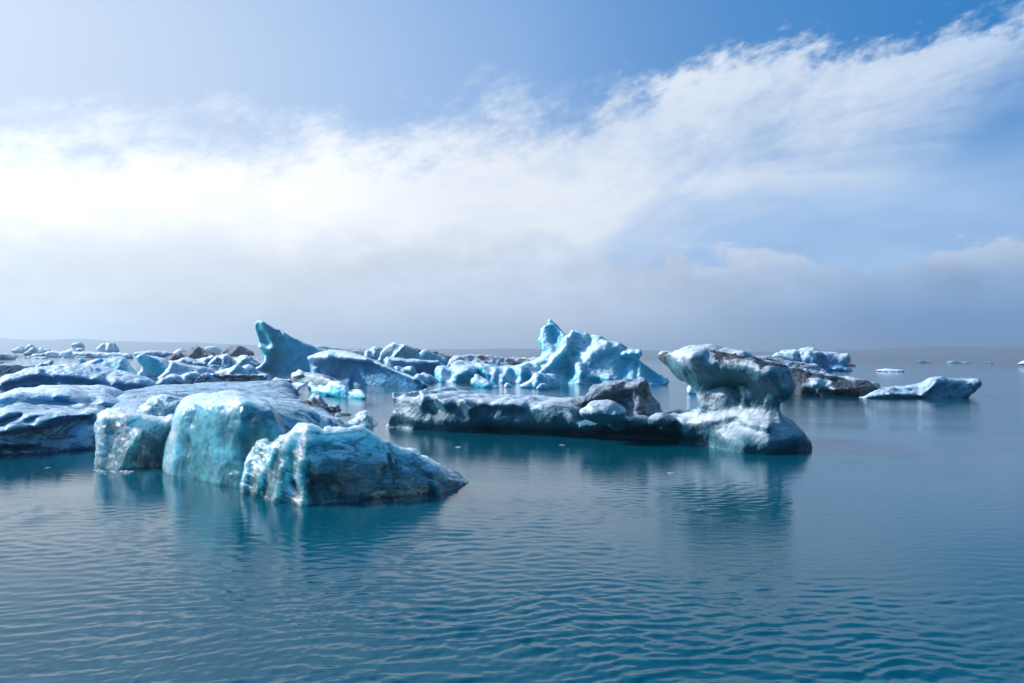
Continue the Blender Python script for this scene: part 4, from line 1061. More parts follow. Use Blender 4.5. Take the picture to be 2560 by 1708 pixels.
berg('iceberg', 'ash-blackened jagged crest behind the bright blue wedge berg', '2', [(1670, 470), (1690, 356), (1720, 372), (1760, 378), (1800, 395), (1880, 400), (1950, 410), (2000, 430), (2090, 438), (2100, 480)], M['ash_mid'], Y=262, depth=14, lean=0.5, k=0.8, noise=((0.9, 3, 'crag'),), low=(0.4, 5), smooth=0)
berg('iceberg', 'long white ice ridge striped with black ash, between wedge berg and spired berg', '3', [(250, 520), (268, 435), (295, 414), (342, 404), (430, 398), (520, 394), (600, 399), (700, 409), (800, 418), (900, 424), (1000, 424), (1070, 424), (1070, 520), (600, 540)], M['dirty_mid'], Y=190, depth=20, rim=.4, lean=0.8, k=0.8,
     dirt=[(480, 405, 640, 410, 24, .55), (360, 420, 420, 440, 14, .4), (560, 420, 620, 480, 22, .45), (800, 440, 920, 480, 34, .8), (900, 430, 1060, 440, 14, .5), (270, 480, 280, 500, 14, .8)], crust_shade=[(290, 440, 420, 450, 40, .7), (640, 450, 780, 480, 50, .7)], noise=((0.5, 3, 'fbm'), (0.3, 1.5, 'drip')), low=(0.4, 5))
berg('iceberg', 'craggy pile of white ice left of the white tilted block', '2', [(1225, 450), (1240, 385), (1260, 365), (1300, 360), (1330, 350), (1370, 358), (1400, 372), (1410, 450)], M['white_mid'], Y=225, depth=10, lean=.6, k=0.6, noise=((1.0, 3, 'crag'), (.3, 1, 'fbm')), low=(0.4, 4), smooth=0)
berg('iceberg', 'long low ash-topped berg behind the wedge berg, right of the fin', '2', [(690, 440), (730, 336), (800, 338), (850, 352), (930, 358), (1000, 370), (1100, 384), (1180, 392), (1245, 402), (1250, 450)], M['dirty_mid'], Y=240, depth=16, lean=.6, k=0.8, dirt=[(780, 345, 1200, 395, 10, .6)], crust_shade=[(740, 350, 1240, 412, 12, .5)], noise=((0.4, 4, 'fbm'),), low=(0.4, 6))

# ------------------------------------------------------------------ left-hand floes and bergs
def floe(name, label, z, out, h, mat, edge=1.0, step=0.14, relief=((0.06, 2.0, 4.0, 0.9),), bumps=(), dirt=(), cat='ice floe', smooth=2, group=None):
    """flat sheet of ice: outline read off the photo at its top height h"""
    pl = chaikin([(lambda Y: (unproj(p, Y)[0], Y))(dist(p, h)) for p in px(z, out)], smooth)
    xs, ys = [p[0] for p in pl], [p[1] for p in pl]
    gx = np.arange(min(xs) - 4 * step, max(xs) + 4 * step, step)
    gy = np.arange(min(ys) - 4 * step, max(ys) + 4 * step, step)
    X, Y = np.meshgrid(gx, gy, indexing='ij')
    _seed[0] += 5
    P3 = np.stack([X, Y, X * 0], -1)
    d = poly_sdf(X, Y, pl) + 0.35 * fbm(P3 / 1.3, 3, _seed[0])
    t = np.clip(-d / edge, 0, 1)
    Z = h * np.sqrt(1 - (1 - t) ** 2)
    for amp, lx, ly_, rt in relief:
        c_, s_ = math.cos(rt), math.sin(rt)
        q3 = np.stack([(X * c_ + Y * s_) / lx, (-X * s_ + Y * c_) / ly_, X * 0], -1)
        Z = Z + amp * fbm(q3, 4, _seed[0] + 2) * np.clip(t * 2, 0, 1)
    for (bx, by, r, a) in bumps:
        p = px(z, [(bx, by)])[0]
        Yb = dist(p, h)
        xb = unproj(p, Yb)[0]
        Z = Z + a * np.exp(-((X - xb) ** 2 + ((Y - Yb) / 1.6) ** 2) / r ** 2)
    Z = np.where(d > 0, np.maximum(-0.25, -d * 1.5), Z)
    keep = Z > -0.2
    idx = np.arange(X.size).reshape(X.shape)
    q = np.stack([idx[:-1, :-1], idx[1:, :-1], idx[1:, 1:], idx[:-1, 1:]], -1).reshape(-1, 4)
    kf = keep.ravel()[q].any(1)
    q = q[kf]
    used = np.unique(q)
    mp = -np.ones(X.size, dtype=np.int64)
    mp[used] = np.arange(len(used))
    V = np.stack([X, Y, Z], -1).reshape(-1, 3)[used]
    dd = np.zeros(len(V))
    for (ax, ay, bx, by, r, a) in dirt:
        pa, pb = px(z, [(ax, ay), (bx, by)])
        Ya, Yb = dist(pa, h), dist(pb, h)
        xa, xb = unproj(pa, Ya)[0], unproj(pb, Yb)[0]
        ex, ey = xb - xa, Yb - Ya
        tt = np.clip(((V[:, 0] - xa) * ex + (V[:, 1] - Ya) * ey) / max(ex * ex + ey * ey, 1e-6), 0, 1)
        dd += a * np.exp(-((V[:, 0] - xa - ex * tt) ** 2 + (V[:, 1] - Ya - ey * tt) ** 2) / r ** 2)
    o = mesh_obj(name, V, mp[q], mat, {'dirt': np.clip(dd, 0, 1), 'crust_shade': np.zeros(len(V))}, (float(V[:, 0].mean()), float(V[:, 1].mean()), 0))
    return tag(o, label, cat, group)


floe('ice_floe', 'wide flat snow-covered ice floe stretching behind the large rounded turquoise berg', 'P',
     [(285, 980), (330, 968), (400, 961), (480, 957), (560, 955), (650, 952), (715, 953), (728, 962), (735, 978), (748, 990), (775, 1003), (800, 1012), (840, 1028), (850, 1040), (820, 1062), (760, 1075), (620, 1080), (480, 1075), (380, 1050), (320, 1022), (260, 1010)],
     0.38, M['snow_near'], edge=1.0, step=0.13, relief=((0.16, 6.0, 1.6, 0.35), (0.12, 2.2, 0.6, 0.30), (0.08, 0.7, 0.35, 0.35)), bumps=[(500, 990, 3, .15), (640, 975, 3, .2), (420, 1000, 2, .2), (715, 972, 1.5, .35)],
     dirt=[(400, 1005, 700, 1000, .35, .35), (520, 985, 740, 996, .4, .3), (760, 1010, 800, 1015, .6, .6)])
berg('iceberg', 'whale-backed dark blue iceberg with glittering rounded top and long left slope', 'A',
     [(-700, 980), (-400, 975), (-150, 950), (0, 898), (200, 800), (400, 700), (600, 648), (700, 652), (800, 640), (1050, 604), (1300, 592), (1500, 600), (1800, 680), (2100, 752), (2350, 815), (2520, 900), (2560, 990), (2000, 1080), (-700, 1080)],
     M['blue_mid'], foot=[(-700, 985), (0, 985), (500, 1003), (900, 1010), (1500, 1010), (2100, 1005), (2560, 985)], depth=11, rim=0.55, lean=0.9, backlean=0.8, k=0.8,
     rel=[(600, 850, 900, 930, 120, -0.7), (1000, 720, 1600, 800, 90, 0.6), (200, 850, 700, 720, 60, 0.5), (1900, 850, 2300, 880, 60, 0.4)],
     crust_shade=[(0, 900, 650, 680, 80, .7), (650, 680, 1500, 640, 60, .5), (1300, 720, 2300, 850, 70, .3), (200, 960, 1200, 900, 90, -.9), (1200, 900, 2300, 930, 80, -.7)], dirt=[(0, 955, 200, 940, 16, .5)],  # negative zones paint the shadowed lower face dark blue
     noise=((0.14, 1.5, 'fbm'), (0.09, 0.45, 'scallop')), low=(0.15, 2.5), vox=0.09)
berg('iceberg', 'striped low iceberg with slanting dark gullies at the left edge', 'A',
     [(-700, 640), (-200, 620), (0, 588), (150, 585), (300, 604), (420, 612), (520, 618), (545, 650), (420, 720), (300, 780), (-700, 800)],
     M['dirty_mid'], foot=[(-700, 770), (0, 766), (300, 752), (545, 700)], depth=8, lean=0.8, k=0.5, rim=.5, rel=[(40, 640, 0, 700, 14, -0.5), (200, 620, 70, 700, 16, -0.6), (300, 630, 190, 720, 16, -0.6), (420, 640, 380, 680, 18, -0.4), (-150, 640, -200, 700, 20, -.6)],
     dirt=[(40, 630, 0, 690, 16, .6), (220, 620, 70, 700, 16, .65), (300, 630, 190, 720, 15, .65), (360, 650, 520, 650, 18, .5), (-100, 750, 300, 745, 20, .8)], noise=((0.12, 1.5, 'fbm'),), low=(0.12, 2.5))
berg('iceberg', 'tilted white ice shard with blue shaded side, standing above the whale-backed berg', 'A', [(545, 670), (560, 640), (650, 590), (700, 575), (760, 555), (820, 535), (855, 522), (850, 580), (838, 650), (820, 680)], M['white_mid'], Y=122, depth=3, lean=.2, k=.3, smooth=0,
     rel=[(740, 600, 760, 640, 40, -.7)], crust_shade=[(620, 620, 800, 550, 40, .9), (780, 600, 800, 640, 30, -.7)], noise=((0.12, 1, 'fbm'),), low=(0.1, 2))
berg('iceberg', 'small dark teal hooked fin rising from pale water above the whale-backed berg', 'A', [(1300, 610), (1300, 560), (1275, 515), (1255, 492), (1300, 494), (1340, 502), (1380, 524), (1405, 550), (1420, 600)], M['turq_mid'], Y=170, depth=5, lean=.2, k=.5, noise=((0.12, 1, 'fbm'),), low=(0.1, 2))
berg('iceberg', 'rounded teal hump with white ramp and dark seam, left of the curved teal fin', 'A',
     [(1280, 640), (1310, 588), (1420, 570), (1500, 548), (1600, 515), (1640, 498), (1690, 486), (1722, 506), (1770, 518), (1850, 500), (1905, 480), (1975, 469), (2042, 490), (2092, 570), (2150, 690), (2240, 760), (2240, 830), (1280, 800)],
     M['turq_mid'], Y=88, depth=6, lean=.5, k=.6, rel=[(1720, 500, 1520, 600, 18, -0.6), (1640, 500, 1450, 580, 18, .5), (2000, 520, 1900, 700, 60, .3)], crust_shade=[(1480, 580, 1690, 490, 34, .9), (2080, 600, 2200, 760, 30, .5), (1800, 620, 2000, 680, 80, -.8)], dirt=[(1715, 505, 1630, 570, 9, .6)],
     noise=((0.12, 1.3, 'fbm'),), low=(0.12, 2.2))
berg('iceberg', 'curved teal ice fin with bright left rim above the whale-backed berg', 'B',
     [(-40, 690), (40, 600), (80, 560), (92, 490), (45, 425), (0, 378), (-10, 340), (60, 304), (120, 289), (150, 296), (182, 322), (240, 345), (330, 346), (430, 371), (500, 402), (552, 460), (562, 520), (520, 580), (480, 680), (200, 720)],
     M['turq_mid'], foot=[(-40, 655), (150, 665), (560, 655)], depth=5, lean=.25, k=.5, rim=.4, rel=[(250, 450, 280, 560, 120, -.6), (80, 560, 60, 640, 30, .5)], crust_shade=[(20, 380, 90, 480, 30, .6), (90, 500, 60, 640, 34, .8), (480, 460, 520, 580, 34, .6), (220, 420, 330, 600, 110, -.8)], noise=((0.1, 1.3, 'fbm'),), low=(0.1, 2))
berg('iceberg', 'low snowy ice slope with dark diagonal stripes right of the curved teal fin', 'B',
     [(300, 740), (420, 640), (520, 560), (550, 470), (560, 425), (650, 432), (800, 468), (940, 498), (1100, 505), (1200, 540), (1270, 590), (1240, 680), (900, 740)],
     M['white_mid'], foot=[(300, 700), (700, 690), (1270, 660)], depth=12, lean=2.2, k=.6, rim=.6, rel=[(850, 500, 520, 650, 14, -.5), (920, 500, 740, 580, 12, -.5), (1000, 520, 1240, 600, 40, .6)], dirt=[(860, 500, 720, 580, 12, .55), (920, 510, 800, 570, 9, .5), (640, 600, 420, 660, 8, .5)], noise=((0.15, 1.5, 'fbm'), (0.08, .5, 'scallop')), low=(0.12, 2.2))
berg('iceberg', 'seal-shaped white and blue ice mound left of the black ash ridge', 'B',
     [(300, 820), (310, 795), (355, 760), (400, 725), (455, 688), (520, 655), (580, 636), (650, 648), (740, 670), (780, 640), (830, 612), (920, 590), (1000, 596), (1045, 625), (1060, 690), (1000, 780), (800, 840), (400, 850)],
     M['blue_mid'], foot=[(300, 812), (600, 808), (800, 785), (1060, 775)], depth=5, lean=1.0, k=.5, rel=[(440, 720, 680, 660, 40, .5), (650, 720, 860, 760, 26, .5), (900, 630, 800, 680, 40, .4), (760, 740, 740, 700, 24, -.5)], crust_shade=[(340, 790, 640, 660, 50, .8), (640, 720, 860, 750, 30, .7), (800, 640, 960, 610, 40, .5)], noise=((0.1, 1, 'fbm'), (.05, .35, 'scallop')), low=(.1, 1.8))
berg('iceberg', 'black ash-crusted ice ridge with slanting grooves, before the fin-shaped berg', 'B',
     [(940, 780), (985, 720), (1030, 670), (1085, 632), (1130, 622), (1200, 642), (1260, 632), (1320, 648), (1420, 640), (1520, 638), (1620, 655), (1700, 648), (1820, 652), (1900, 640), (2000, 646), (2130, 668), (2060, 720), (1950, 760), (1500, 800), (1000, 810)],
     M['dirty_mid'], foot=[(940, 772), (1500, 770), (1900, 745), (2130, 690)], depth=4, lean=.8, k=.3, rim=.5,
     rel=[(1200, 640, 1100, 760, 14, -.4), (1340, 650, 1280, 760, 20, -.4), (1500, 650, 1420, 770, 16, -.4), (1640, 660, 1560, 760, 14, -.4), (1760, 655, 1680, 760, 14, -.4), (1900, 650, 1800, 740, 14, -.4), (1150, 650, 1090, 700, 18, .4), (1250, 720, 1320, 740, 30, .35)],
     dirt=[(1000, 740, 1100, 650, 34, .75), (1180, 680, 1100, 760, 24, .7), (1290, 650, 1420, 690, 34, .7), (1420, 660, 2060, 660, 30, .85), (1450, 750, 1900, 700, 34, .6)], crust_shade=[(1080, 690, 1140, 630, 14, .6), (1220, 730, 1340, 740, 24, .8)], noise=((0.14, .8, 'crag'), (.08, .4, 'layer')), low=(.08, 1.5), smooth=0)
berg('iceberg', 'rounded pale mound of ice behind the black ash ridge', 'B', [(1160, 650), (1250, 610), (1400, 560), (1540, 520), (1600, 485), (1640, 470), (1700, 508), (1780, 575), (1870, 632), (1890, 680), (1500, 700)], M['white_mid'], Y=92, depth=6, lean=.9, k=.6, rel=[(1640, 480, 1520, 620, 40, .6)], crust_shade=[(1640, 480, 1300, 620, 40, .7), (1650, 580, 1800, 620, 70, -.7)], noise=((.12, 1.2, 'fbm'),), low=(.12, 2))
berg('iceberg', 'translucent pale lump with grey shading at the left foot of the fin-shaped berg', 'B', [(1700, 540), (1740, 500), (1800, 464), (1860, 470), (1930, 500), (1975, 560), (2000, 640), (1960, 690), (1850, 680), (1790, 590)], M['white_mid'], Y=97, depth=4, lean=.6, k=.5, crust_shade=[(1860, 560, 1920, 620, 60, -.4)], noise=((.12, 1.2, 'fbm'),), low=(.12, 2))
berg('iceberg', 'jagged berg with sharp dark-streaked peak, in the row left of the fin', 'B', [(1150, 520), (1180, 470), (1240, 420), (1290, 360), (1315, 328), (1345, 340), (1400, 312), (1460, 300), (1515, 302), (1530, 350), (1545, 420), (1570, 520)], M['blue_mid'], Y=150, depth=10, lean=.5, k=.6, smooth=0,
     rel=[(1320, 340, 1190, 480, 26, .9), (1440, 310, 1400, 480, 40, .7), (1360, 400, 1340, 480, 30, -.8)], crust_shade=[(1310, 350, 1200, 460, 20, .9), (1400, 320, 1510, 308, 16, .8)], dirt=[(1400, 400, 1420, 480, 30, .3)], noise=((.3, 2, 'crag'), (.1, .7, 'fbm')), low=(.2, 3))
berg('iceberg', 'rounded double-humped berg left of the dark-streaked jagged peak', 'B', [(600, 460), (650, 420), (700, 395), (765, 366), (850, 372), (900, 372), (960, 398), (1010, 400), (1060, 390), (1120, 368), (1200, 340), (1255, 318), (1310, 345), (1220, 420), (1170, 440), (1150, 510), (900, 520)], M['blue_mid'], Y=165, depth=10, lean=.6, k=.6,
     rel=[(770, 380, 700, 420, 30, .7), (860, 380, 980, 460, 26, .6), (1120, 380, 1280, 335, 24, .7)], crust_shade=[(660, 420, 860, 375, 22, .8), (980, 400, 1280, 330, 22, .8)], noise=((.3, 2, 'fbm'), (.1, .7, 'fbm')), low=(.2, 3))
berg('iceberg', 'jagged twin-peaked berg just left of the fin-shaped berg', 'B', [(1535, 500), (1560, 400), (1640, 380), (1700, 355), (1740, 335), (1800, 322), (1850, 345), (1890, 390), (1960, 430), (2035, 480), (2030, 520)], M['blue_mid'], Y=150, depth=10, lean=.6, k=.6, smooth=0, rel=[(1800, 340, 1690, 450, 30, .9), (1900, 420, 1960, 480, 30, .5)],
     crust_shade=[(1640, 390, 1840, 335, 24, .8), (1800, 340, 1720, 440, 20, .8)], noise=((.35, 2, 'crag'), (.1, .7, 'fbm')), low=(.2, 3))
berg('iceberg', 'grey-brown ash-covered mound, tallest of the dirty mounds on the left', 'B', [(460, 400), (490, 366), (530, 330), (590, 300), (640, 310), (690, 300), (745, 305), (800, 272), (860, 240), (885, 205), (920, 205), (985, 174), (1050, 192), (1090, 222), (1130, 248), (1185, 262), (1260, 300), (1300, 400), (900, 430)], M['ash_mid'], Y=235, depth=16, lean=.8, k=.8,
     rel=[(985, 190, 850, 380, 40, 1.8), (620, 310, 560, 390, 40, 1), (900, 320, 1000, 390, 60, .8)], crust_shade=[(740, 300, 750, 370, 9, .9), (850, 300, 900, 390, 60, .5)], noise=((.7, 4, 'fbm'), (.4, 1.6, 'crag')), low=(.4, 6))
berg('iceberg', 'broad grey-brown ash mound with two humps, right of the tallest dirty mound', 'B', [(1380, 320), (1430, 240), (1480, 195), (1530, 178), (1600, 192), (1660, 170), (1720, 178), (1800, 212), (1850, 240), (1910, 275), (1940, 320)], M['ash_mid'], Y=330, depth=20, lean=.8, k=1, rel=[(1660, 190, 1580, 280, 40, 2.5)], noise=((.6, 5, 'fbm'), (.3, 2, 'fbm')), low=(.4, 6))
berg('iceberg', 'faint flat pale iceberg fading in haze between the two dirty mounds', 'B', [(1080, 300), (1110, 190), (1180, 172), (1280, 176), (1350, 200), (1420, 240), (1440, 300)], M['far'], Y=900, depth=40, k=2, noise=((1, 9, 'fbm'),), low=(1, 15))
berg('iceberg', 'teal cone-shaped berg just left of the tallest dirty mound', 'B', [(570, 330), (600, 285), (650, 245), (700, 212), (735, 204), (770, 225), (810, 262), (820, 330)], M['turq_mid'], Y=280, depth=10, k=.8, lean=.5, crust_shade=[(620, 280, 720, 215, 22, .8)], noise=((.3, 3, 'fbm'),), low=(.2, 5))
berg('iceberg', 'long pale blue slab of ice left of the teal cone-shaped berg', 'B', [(-60, 320), (-20, 270), (100, 258), (140, 250), (280, 246), (440, 262), (560, 270), (590, 320), (400, 350)], M['blue_mid'], Y=240, depth=14, k=.8, lean=.4, crust_shade=[(140, 250, 460, 258, 10, .8)], noise=((.25, 3, 'fbm'),), low=(.2, 5))
berg('iceberg', 'long dark blue slab with low central peak, across the far left water', 'A', [(730, 476), (735, 392), (830, 384), (900, 380), (1000, 382), (1100, 370), (1150, 348), (1185, 340), (1232, 368), (1300, 402), (1440, 394), (1600, 400), (1750, 404), (1900, 402), (2040, 412), (2120, 420), (2180, 480), (2170, 505), (1500, 510), (860, 500)], M['blue_mid'], foot=[(730, 474), (1100, 480), (1500, 494), (2180, 496)], depth=16, lean=.35, k=.9,
     crust_shade=[(1240, 395, 2040, 408, 8, .9), (800, 440, 2100, 460, 60, -.5)], dirt=[(2040, 440, 2170, 480, 20, .55), (1200, 440, 1400, 470, 20, .3)], noise=((.3, 4, 'fbm'),), low=(.3, 7))
berg('iceberg', 'blue dome-shaped berg with undercut left side, on the far left skyline', 'A', [(1150, 360), (1155, 330), (1180, 300), (1158, 266), (1200, 248), (1240, 240), (1290, 229), (1325, 245), (1350, 280), (1372, 330), (1380, 370)], M['blue_mid'], Y=380, depth=14, k=1, lean=.4, crust_shade=[(1170, 262, 1290, 234, 10, .9)], noise=((.5, 4, 'fbm'),), low=(.3, 6))
berg('iceberg', 'low pale hump in front of the blue dome-shaped berg', 'A', [(1200, 380), (1230, 345), (1290, 325), (1340, 320), (1385, 335), (1410, 380)], M['white_mid'], Y=350, depth=10, k=1, lean=.6, noise=((.4, 4, 'fbm'),), low=(.3, 6))
berg('iceberg', 'white pyramid-shaped berg with ribbed face on the far left skyline', 'A', [(1575, 380), (1592, 350), (1645, 300), (1700, 266), (1740, 262), (1782, 256), (1810, 242), (1855, 246), (1885, 290), (1925, 360), (1940, 400), (1700, 400)], M['white_mid'], Y=360, depth=18, k=1, lean=.5, rel=[(1780, 262, 1750, 370, 18, 2), (1850, 255, 1880, 350, 16, 1.6), (1720, 290, 1680, 360, 30, -1.5)], crust_shade=[(1620, 350, 1880, 280, 60, .5)], noise=((.5, 4, 'fbm'), (.3, 2, 'drip')), low=(.3, 6))
berg('iceberg', 'small dark blue berg at the left edge, alone on pale water', 'A', [(-120, 500), (-60, 450), (0, 425), (60, 420), (130, 432), (165, 462), (220, 482), (255, 515), (-100, 530)], M['blue_mid'], foot=[(-120, 516), (255, 516)], depth=10, k=.8, lean=.6, dirt=[(0, 440, 120, 450, 16, .3)], noise=((.25, 3, 'fbm'),), low=(.2, 5))
berg('iceberg', 'grey and white ice heap with two slopes, left of the long dark blue slab', 'A', [(360, 440), (395, 408), (450, 388), (500, 350), (555, 308), (580, 340), (600, 372), (700, 400), (730, 420), (720, 450), (500, 455)], M['dirty_mid'], Y=400, depth=14, k=1, lean=.5, dirt=[(400, 420, 520, 430, 14, .6)], crust_shade=[(460, 380, 560, 320, 16, .8)], noise=((.5, 4, 'fbm'),), low=(.3, 6))
berg('iceberg', 'low light blue piece of ice at the left foot of the long dark blue slab', 'A', [(520, 478), (535, 435), (600, 428), (740, 418), (742, 478)], M['blue_mid'], Y=300, depth=8, k=.8, lean=.4, noise=((.25, 3, 'fbm'),), low=(.2, 5))
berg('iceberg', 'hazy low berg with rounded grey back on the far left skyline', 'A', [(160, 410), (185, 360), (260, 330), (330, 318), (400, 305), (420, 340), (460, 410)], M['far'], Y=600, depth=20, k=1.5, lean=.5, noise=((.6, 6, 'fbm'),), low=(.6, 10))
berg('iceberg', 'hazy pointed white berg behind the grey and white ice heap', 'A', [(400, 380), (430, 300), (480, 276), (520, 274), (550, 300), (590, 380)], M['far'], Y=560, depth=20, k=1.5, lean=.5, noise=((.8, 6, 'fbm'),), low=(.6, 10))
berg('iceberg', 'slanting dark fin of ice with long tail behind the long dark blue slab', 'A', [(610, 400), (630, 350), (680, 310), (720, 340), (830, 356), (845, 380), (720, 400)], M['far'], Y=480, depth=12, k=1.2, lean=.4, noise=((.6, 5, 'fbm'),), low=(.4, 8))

# rubble at the right tip of the flat floe, small clear pieces
berg('ice_boulder', 'angular grey-topped ice boulder with white side, on black ash rubble', 'D', [(800, 780), (830, 700), (870, 655), (930, 628), (960, 650), (1030, 645), (1060, 690), (1110, 770), (1190, 860), (1150, 900), (850, 850)], M['dirty_near'], Y=39, depth=1.6, k=.15, lean=.6, zmin=-0.2, smooth=0,
     dirt=[(860, 760, 1030, 800, 90, .5), (900, 680, 960, 760, 60, .3)], crust_shade=[(860, 680, 950, 640, 40, .4), (1030, 660, 1150, 840, 40, 1)], rel=[(980, 650, 1060, 830, 26, .3)], noise=((.05, .6, 'fbm'), (.03, .15, 'fbm')), low=(.04, 1), cat='ice boulder')
berg('ash_mound', 'black ash-covered mound of ice rubble at the tip of the snowy flat floe', 'D', [(530, 870), (560, 830), (620, 800), (700, 810), (800, 780), (900, 830), (1000, 845), (1100, 860), (1180, 880), (1260, 900), (1340, 915), (1420, 920), (1470, 945), (1400, 980), (1100, 1000), (700, 960)], M['debris'], foot=[(530, 900), (700, 930), (1050, 985), (1250, 960), (1470, 950)], depth=2.2, k=.15, lean=1.0, smooth=0,
     rel=[(700, 910, 960, 860, 30, .25), (600, 850, 740, 860, 20, .2)], crust_shade=[(560, 850, 680, 830, 24, .9), (700, 900, 980, 860, 20, .5)], noise=((.14, .5, 'crag'), (.05, .2, 'fbm')), low=(.05, .8), cat='ash mound')
berg('ice_boulder', 'small rounded grey ice lump at the right end of the black ash mound', 'D', [(1245, 890), (1260, 850), (1320, 822), (1370, 830), (1395, 880), (1390, 920), (1260, 915)], M['ash_near'], Y=38.0, depth=.8, k=.2, zmin=-0.2, crust_shade=[(1280, 850, 1360, 840, 40, .8)], noise=((.04, .4, 'fbm'),), low=(.03, .8), cat='ice boulder')
floe('ice_floe', 'thin dark dirty sliver of ice floating below the black ash mound', 'D', [(1050, 990), (1200, 975), (1400, 968), (1560, 975), (1600, 985), (1400, 1000), (1150, 1010)], 0.06, M['debris'], edge=.3, step=.06, relief=((.02, .5, .3, 0),))
berg('iceberg', 'clear glassy dome of ice melting in the water right of the turquoise tail', 'D', [(1470, 1240), (1500, 1190), (1600, 1110), (1655, 1090), (1690, 1010), (1740, 970), (1800, 950), (1870, 948), (1920, 965), (1970, 1022), (2005, 1100), (2095, 1190), (2100, 1250), (1600, 1260)], M['crystal'], foot=[(1470, 1205), (1650, 1225), (1900, 1240), (2100, 1200)], depth=1.5, k=.2, lean=.6,
     crust_shade=[(1700, 1020, 1900, 960, 40, .4), (1940, 1000, 2080, 1190, 34, .5)], noise=((.06, .3, 'crag'), (.03, .12, 'fbm')), low=(.04, .6), vox=.035)
berg('ice_fragment', 'small white upright ice chip on the right end of the snowy flat floe', 'D', [(435, 690), (450, 640), (480, 600), (505, 565), (530, 590), (560, 630), (600, 690), (500, 710)], M['white_mid'], Y=47, depth=.8, k=.12, zmin=-.2, smooth=0, noise=((.05, .4, 'crag'),), low=(.03, .8), cat='ice chunk')
berg('ash_mound', 'dirty grey crest of rubble on the far right corner of the snowy flat floe', 'D', [(130, 400), (180, 360), (220, 335), (260, 350), (330, 360), (430, 368), (500, 390), (545, 412), (400, 440), (200, 420)], M['dirty_mid'], Y=72, depth=2.5, k=.2, lean=.8, zmin=-.2, dirt=[(150, 390, 540, 410, 40, .7)], noise=((.15, .8, 'crag'),), low=(.08, 1.5), smooth=0, cat='ash mound')

# ------------------------------------------------------------------ small loose ice
rnd = random.Random(11)


def chunk_mesh(seed, mat, amp=0.35, flat=0.6):
    g = np.linspace(-1.45, 1.45, 22)
    X, Y_, Z_ = np.meshgrid(g, g, g, indexing='ij')
    P3 = np.stack([X, Y_, Z_], -1)
    f = np.sqrt(X ** 2 + Y_ ** 2 + (Z_ / flat) ** 2) - 0.85 + amp * 2 * fbm(P3 * 0.9, 2, seed)
    rs = np.random.RandomState(seed)
    for _ in range(5):
        nrm = rs.randn(3); nrm /= np.linalg.norm(nrm); nrm[2] = abs(nrm[2])
        f = np.maximum(f, P3 @ nrm - (0.45 + .3 * rs.rand()))
    f = np.maximum(f, -0.35 - Z_)
    f[0], f[-1], f[:, 0], f[:, -1], f[:, :, 0], f[:, :, -1] = 1, 1, 1, 1, 1, 1
    v, q = surface_nets(f, (g[0],) * 3, g[1] - g[0])
    v = v + vnormals(v, q) * (0.08 * fbm(v * 3, 3, seed + 3))[:, None]
    return v, q


protos = []
for i in range(6):
    v, q = chunk_mesh(500 + i * 31, None)
    o = mesh_obj('ice_fragment', v, q, M['far'], {'dirt': np.zeros(len(v)), 'crust_shade': np.zeros(len(v))}, smooth=False)
    protos.append(o)
used_protos = set()


def chunk(i, loc, sc, rz, label, cat, group, mat):
    if i in used_protos:
        o = protos[i].copy()
        o.data = protos[i].data
        col.objects.link(o)
    else:
        o = protos[i]
        used_protos.add(i)
    o.location = loc
    o.scale = sc
    o.rotation_euler = (0, 0, rz)
    o.material_slots[0].link = 'OBJECT'
    o.material_slots[0].material = M[mat]
    tag(o, label, cat, group)


# white brash between the far-left bergs
for k in range(70):
    Yc = math.exp(rnd.uniform(math.log(130), math.log(620)))
    pxx = rnd.uniform(-60, 640) if k % 5 else rnd.uniform(300, 660)
    if pxx < 300 and Yc < 260 and 40 < pxx:
        continue
    xw = (pxx - CX) / F * Yc
    s_ = rnd.uniform(0.8, 2.6) * (Yc / 300) ** 0.55
    chunk(k % 6, (xw, Yc, 0), (s_ * rnd.uniform(1, 2.4), s_ * 1.2, s_ * rnd.uniform(.5, 1.1)), rnd.uniform(0, 6.28), 'small white ice fragment drifting among the hazy bergs on the far left', 'ice fragment', 'loose white ice fragments in the far left field', 'white_mid' if Yc < 250 else 'far')
for k in range(46):
    Yc = rnd.uniform(76, 150)
    pxx = rnd.uniform(380, 660) if k % 4 else rnd.uniform(930, 1010)
    s_ = rnd.uniform(0.25, 0.8)
    chunk(k % 6, ((pxx - CX) / F * Yc, Yc, 0), (s_ * rnd.uniform(1, 2), s_ * 1.2, s_ * rnd.uniform(.6, 1.5)), rnd.uniform(0, 6.28), 'jagged little ice fragment packed between the bergs around the fin and wedge', 'ice fragment', 'jagged fragments between the middle bergs', 'white_mid')
# low brash along the far shore in the middle
for k in range(12):
    Yc = rnd.uniform(420, 900)
    pxx = rnd.uniform(1080, 1330)
    s_ = rnd.uniform(1.2, 3.0)
    chunk(k % 6, ((pxx - CX) / F * Yc, Yc, 0), (s_ * 2.0, s_, s_ * .5), rnd.uniform(0, 6.28), 'tiny white ice fragment on the horizon left of the tall spired berg', 'ice fragment', 'distant fragments behind the ash-striped ridge', 'far')
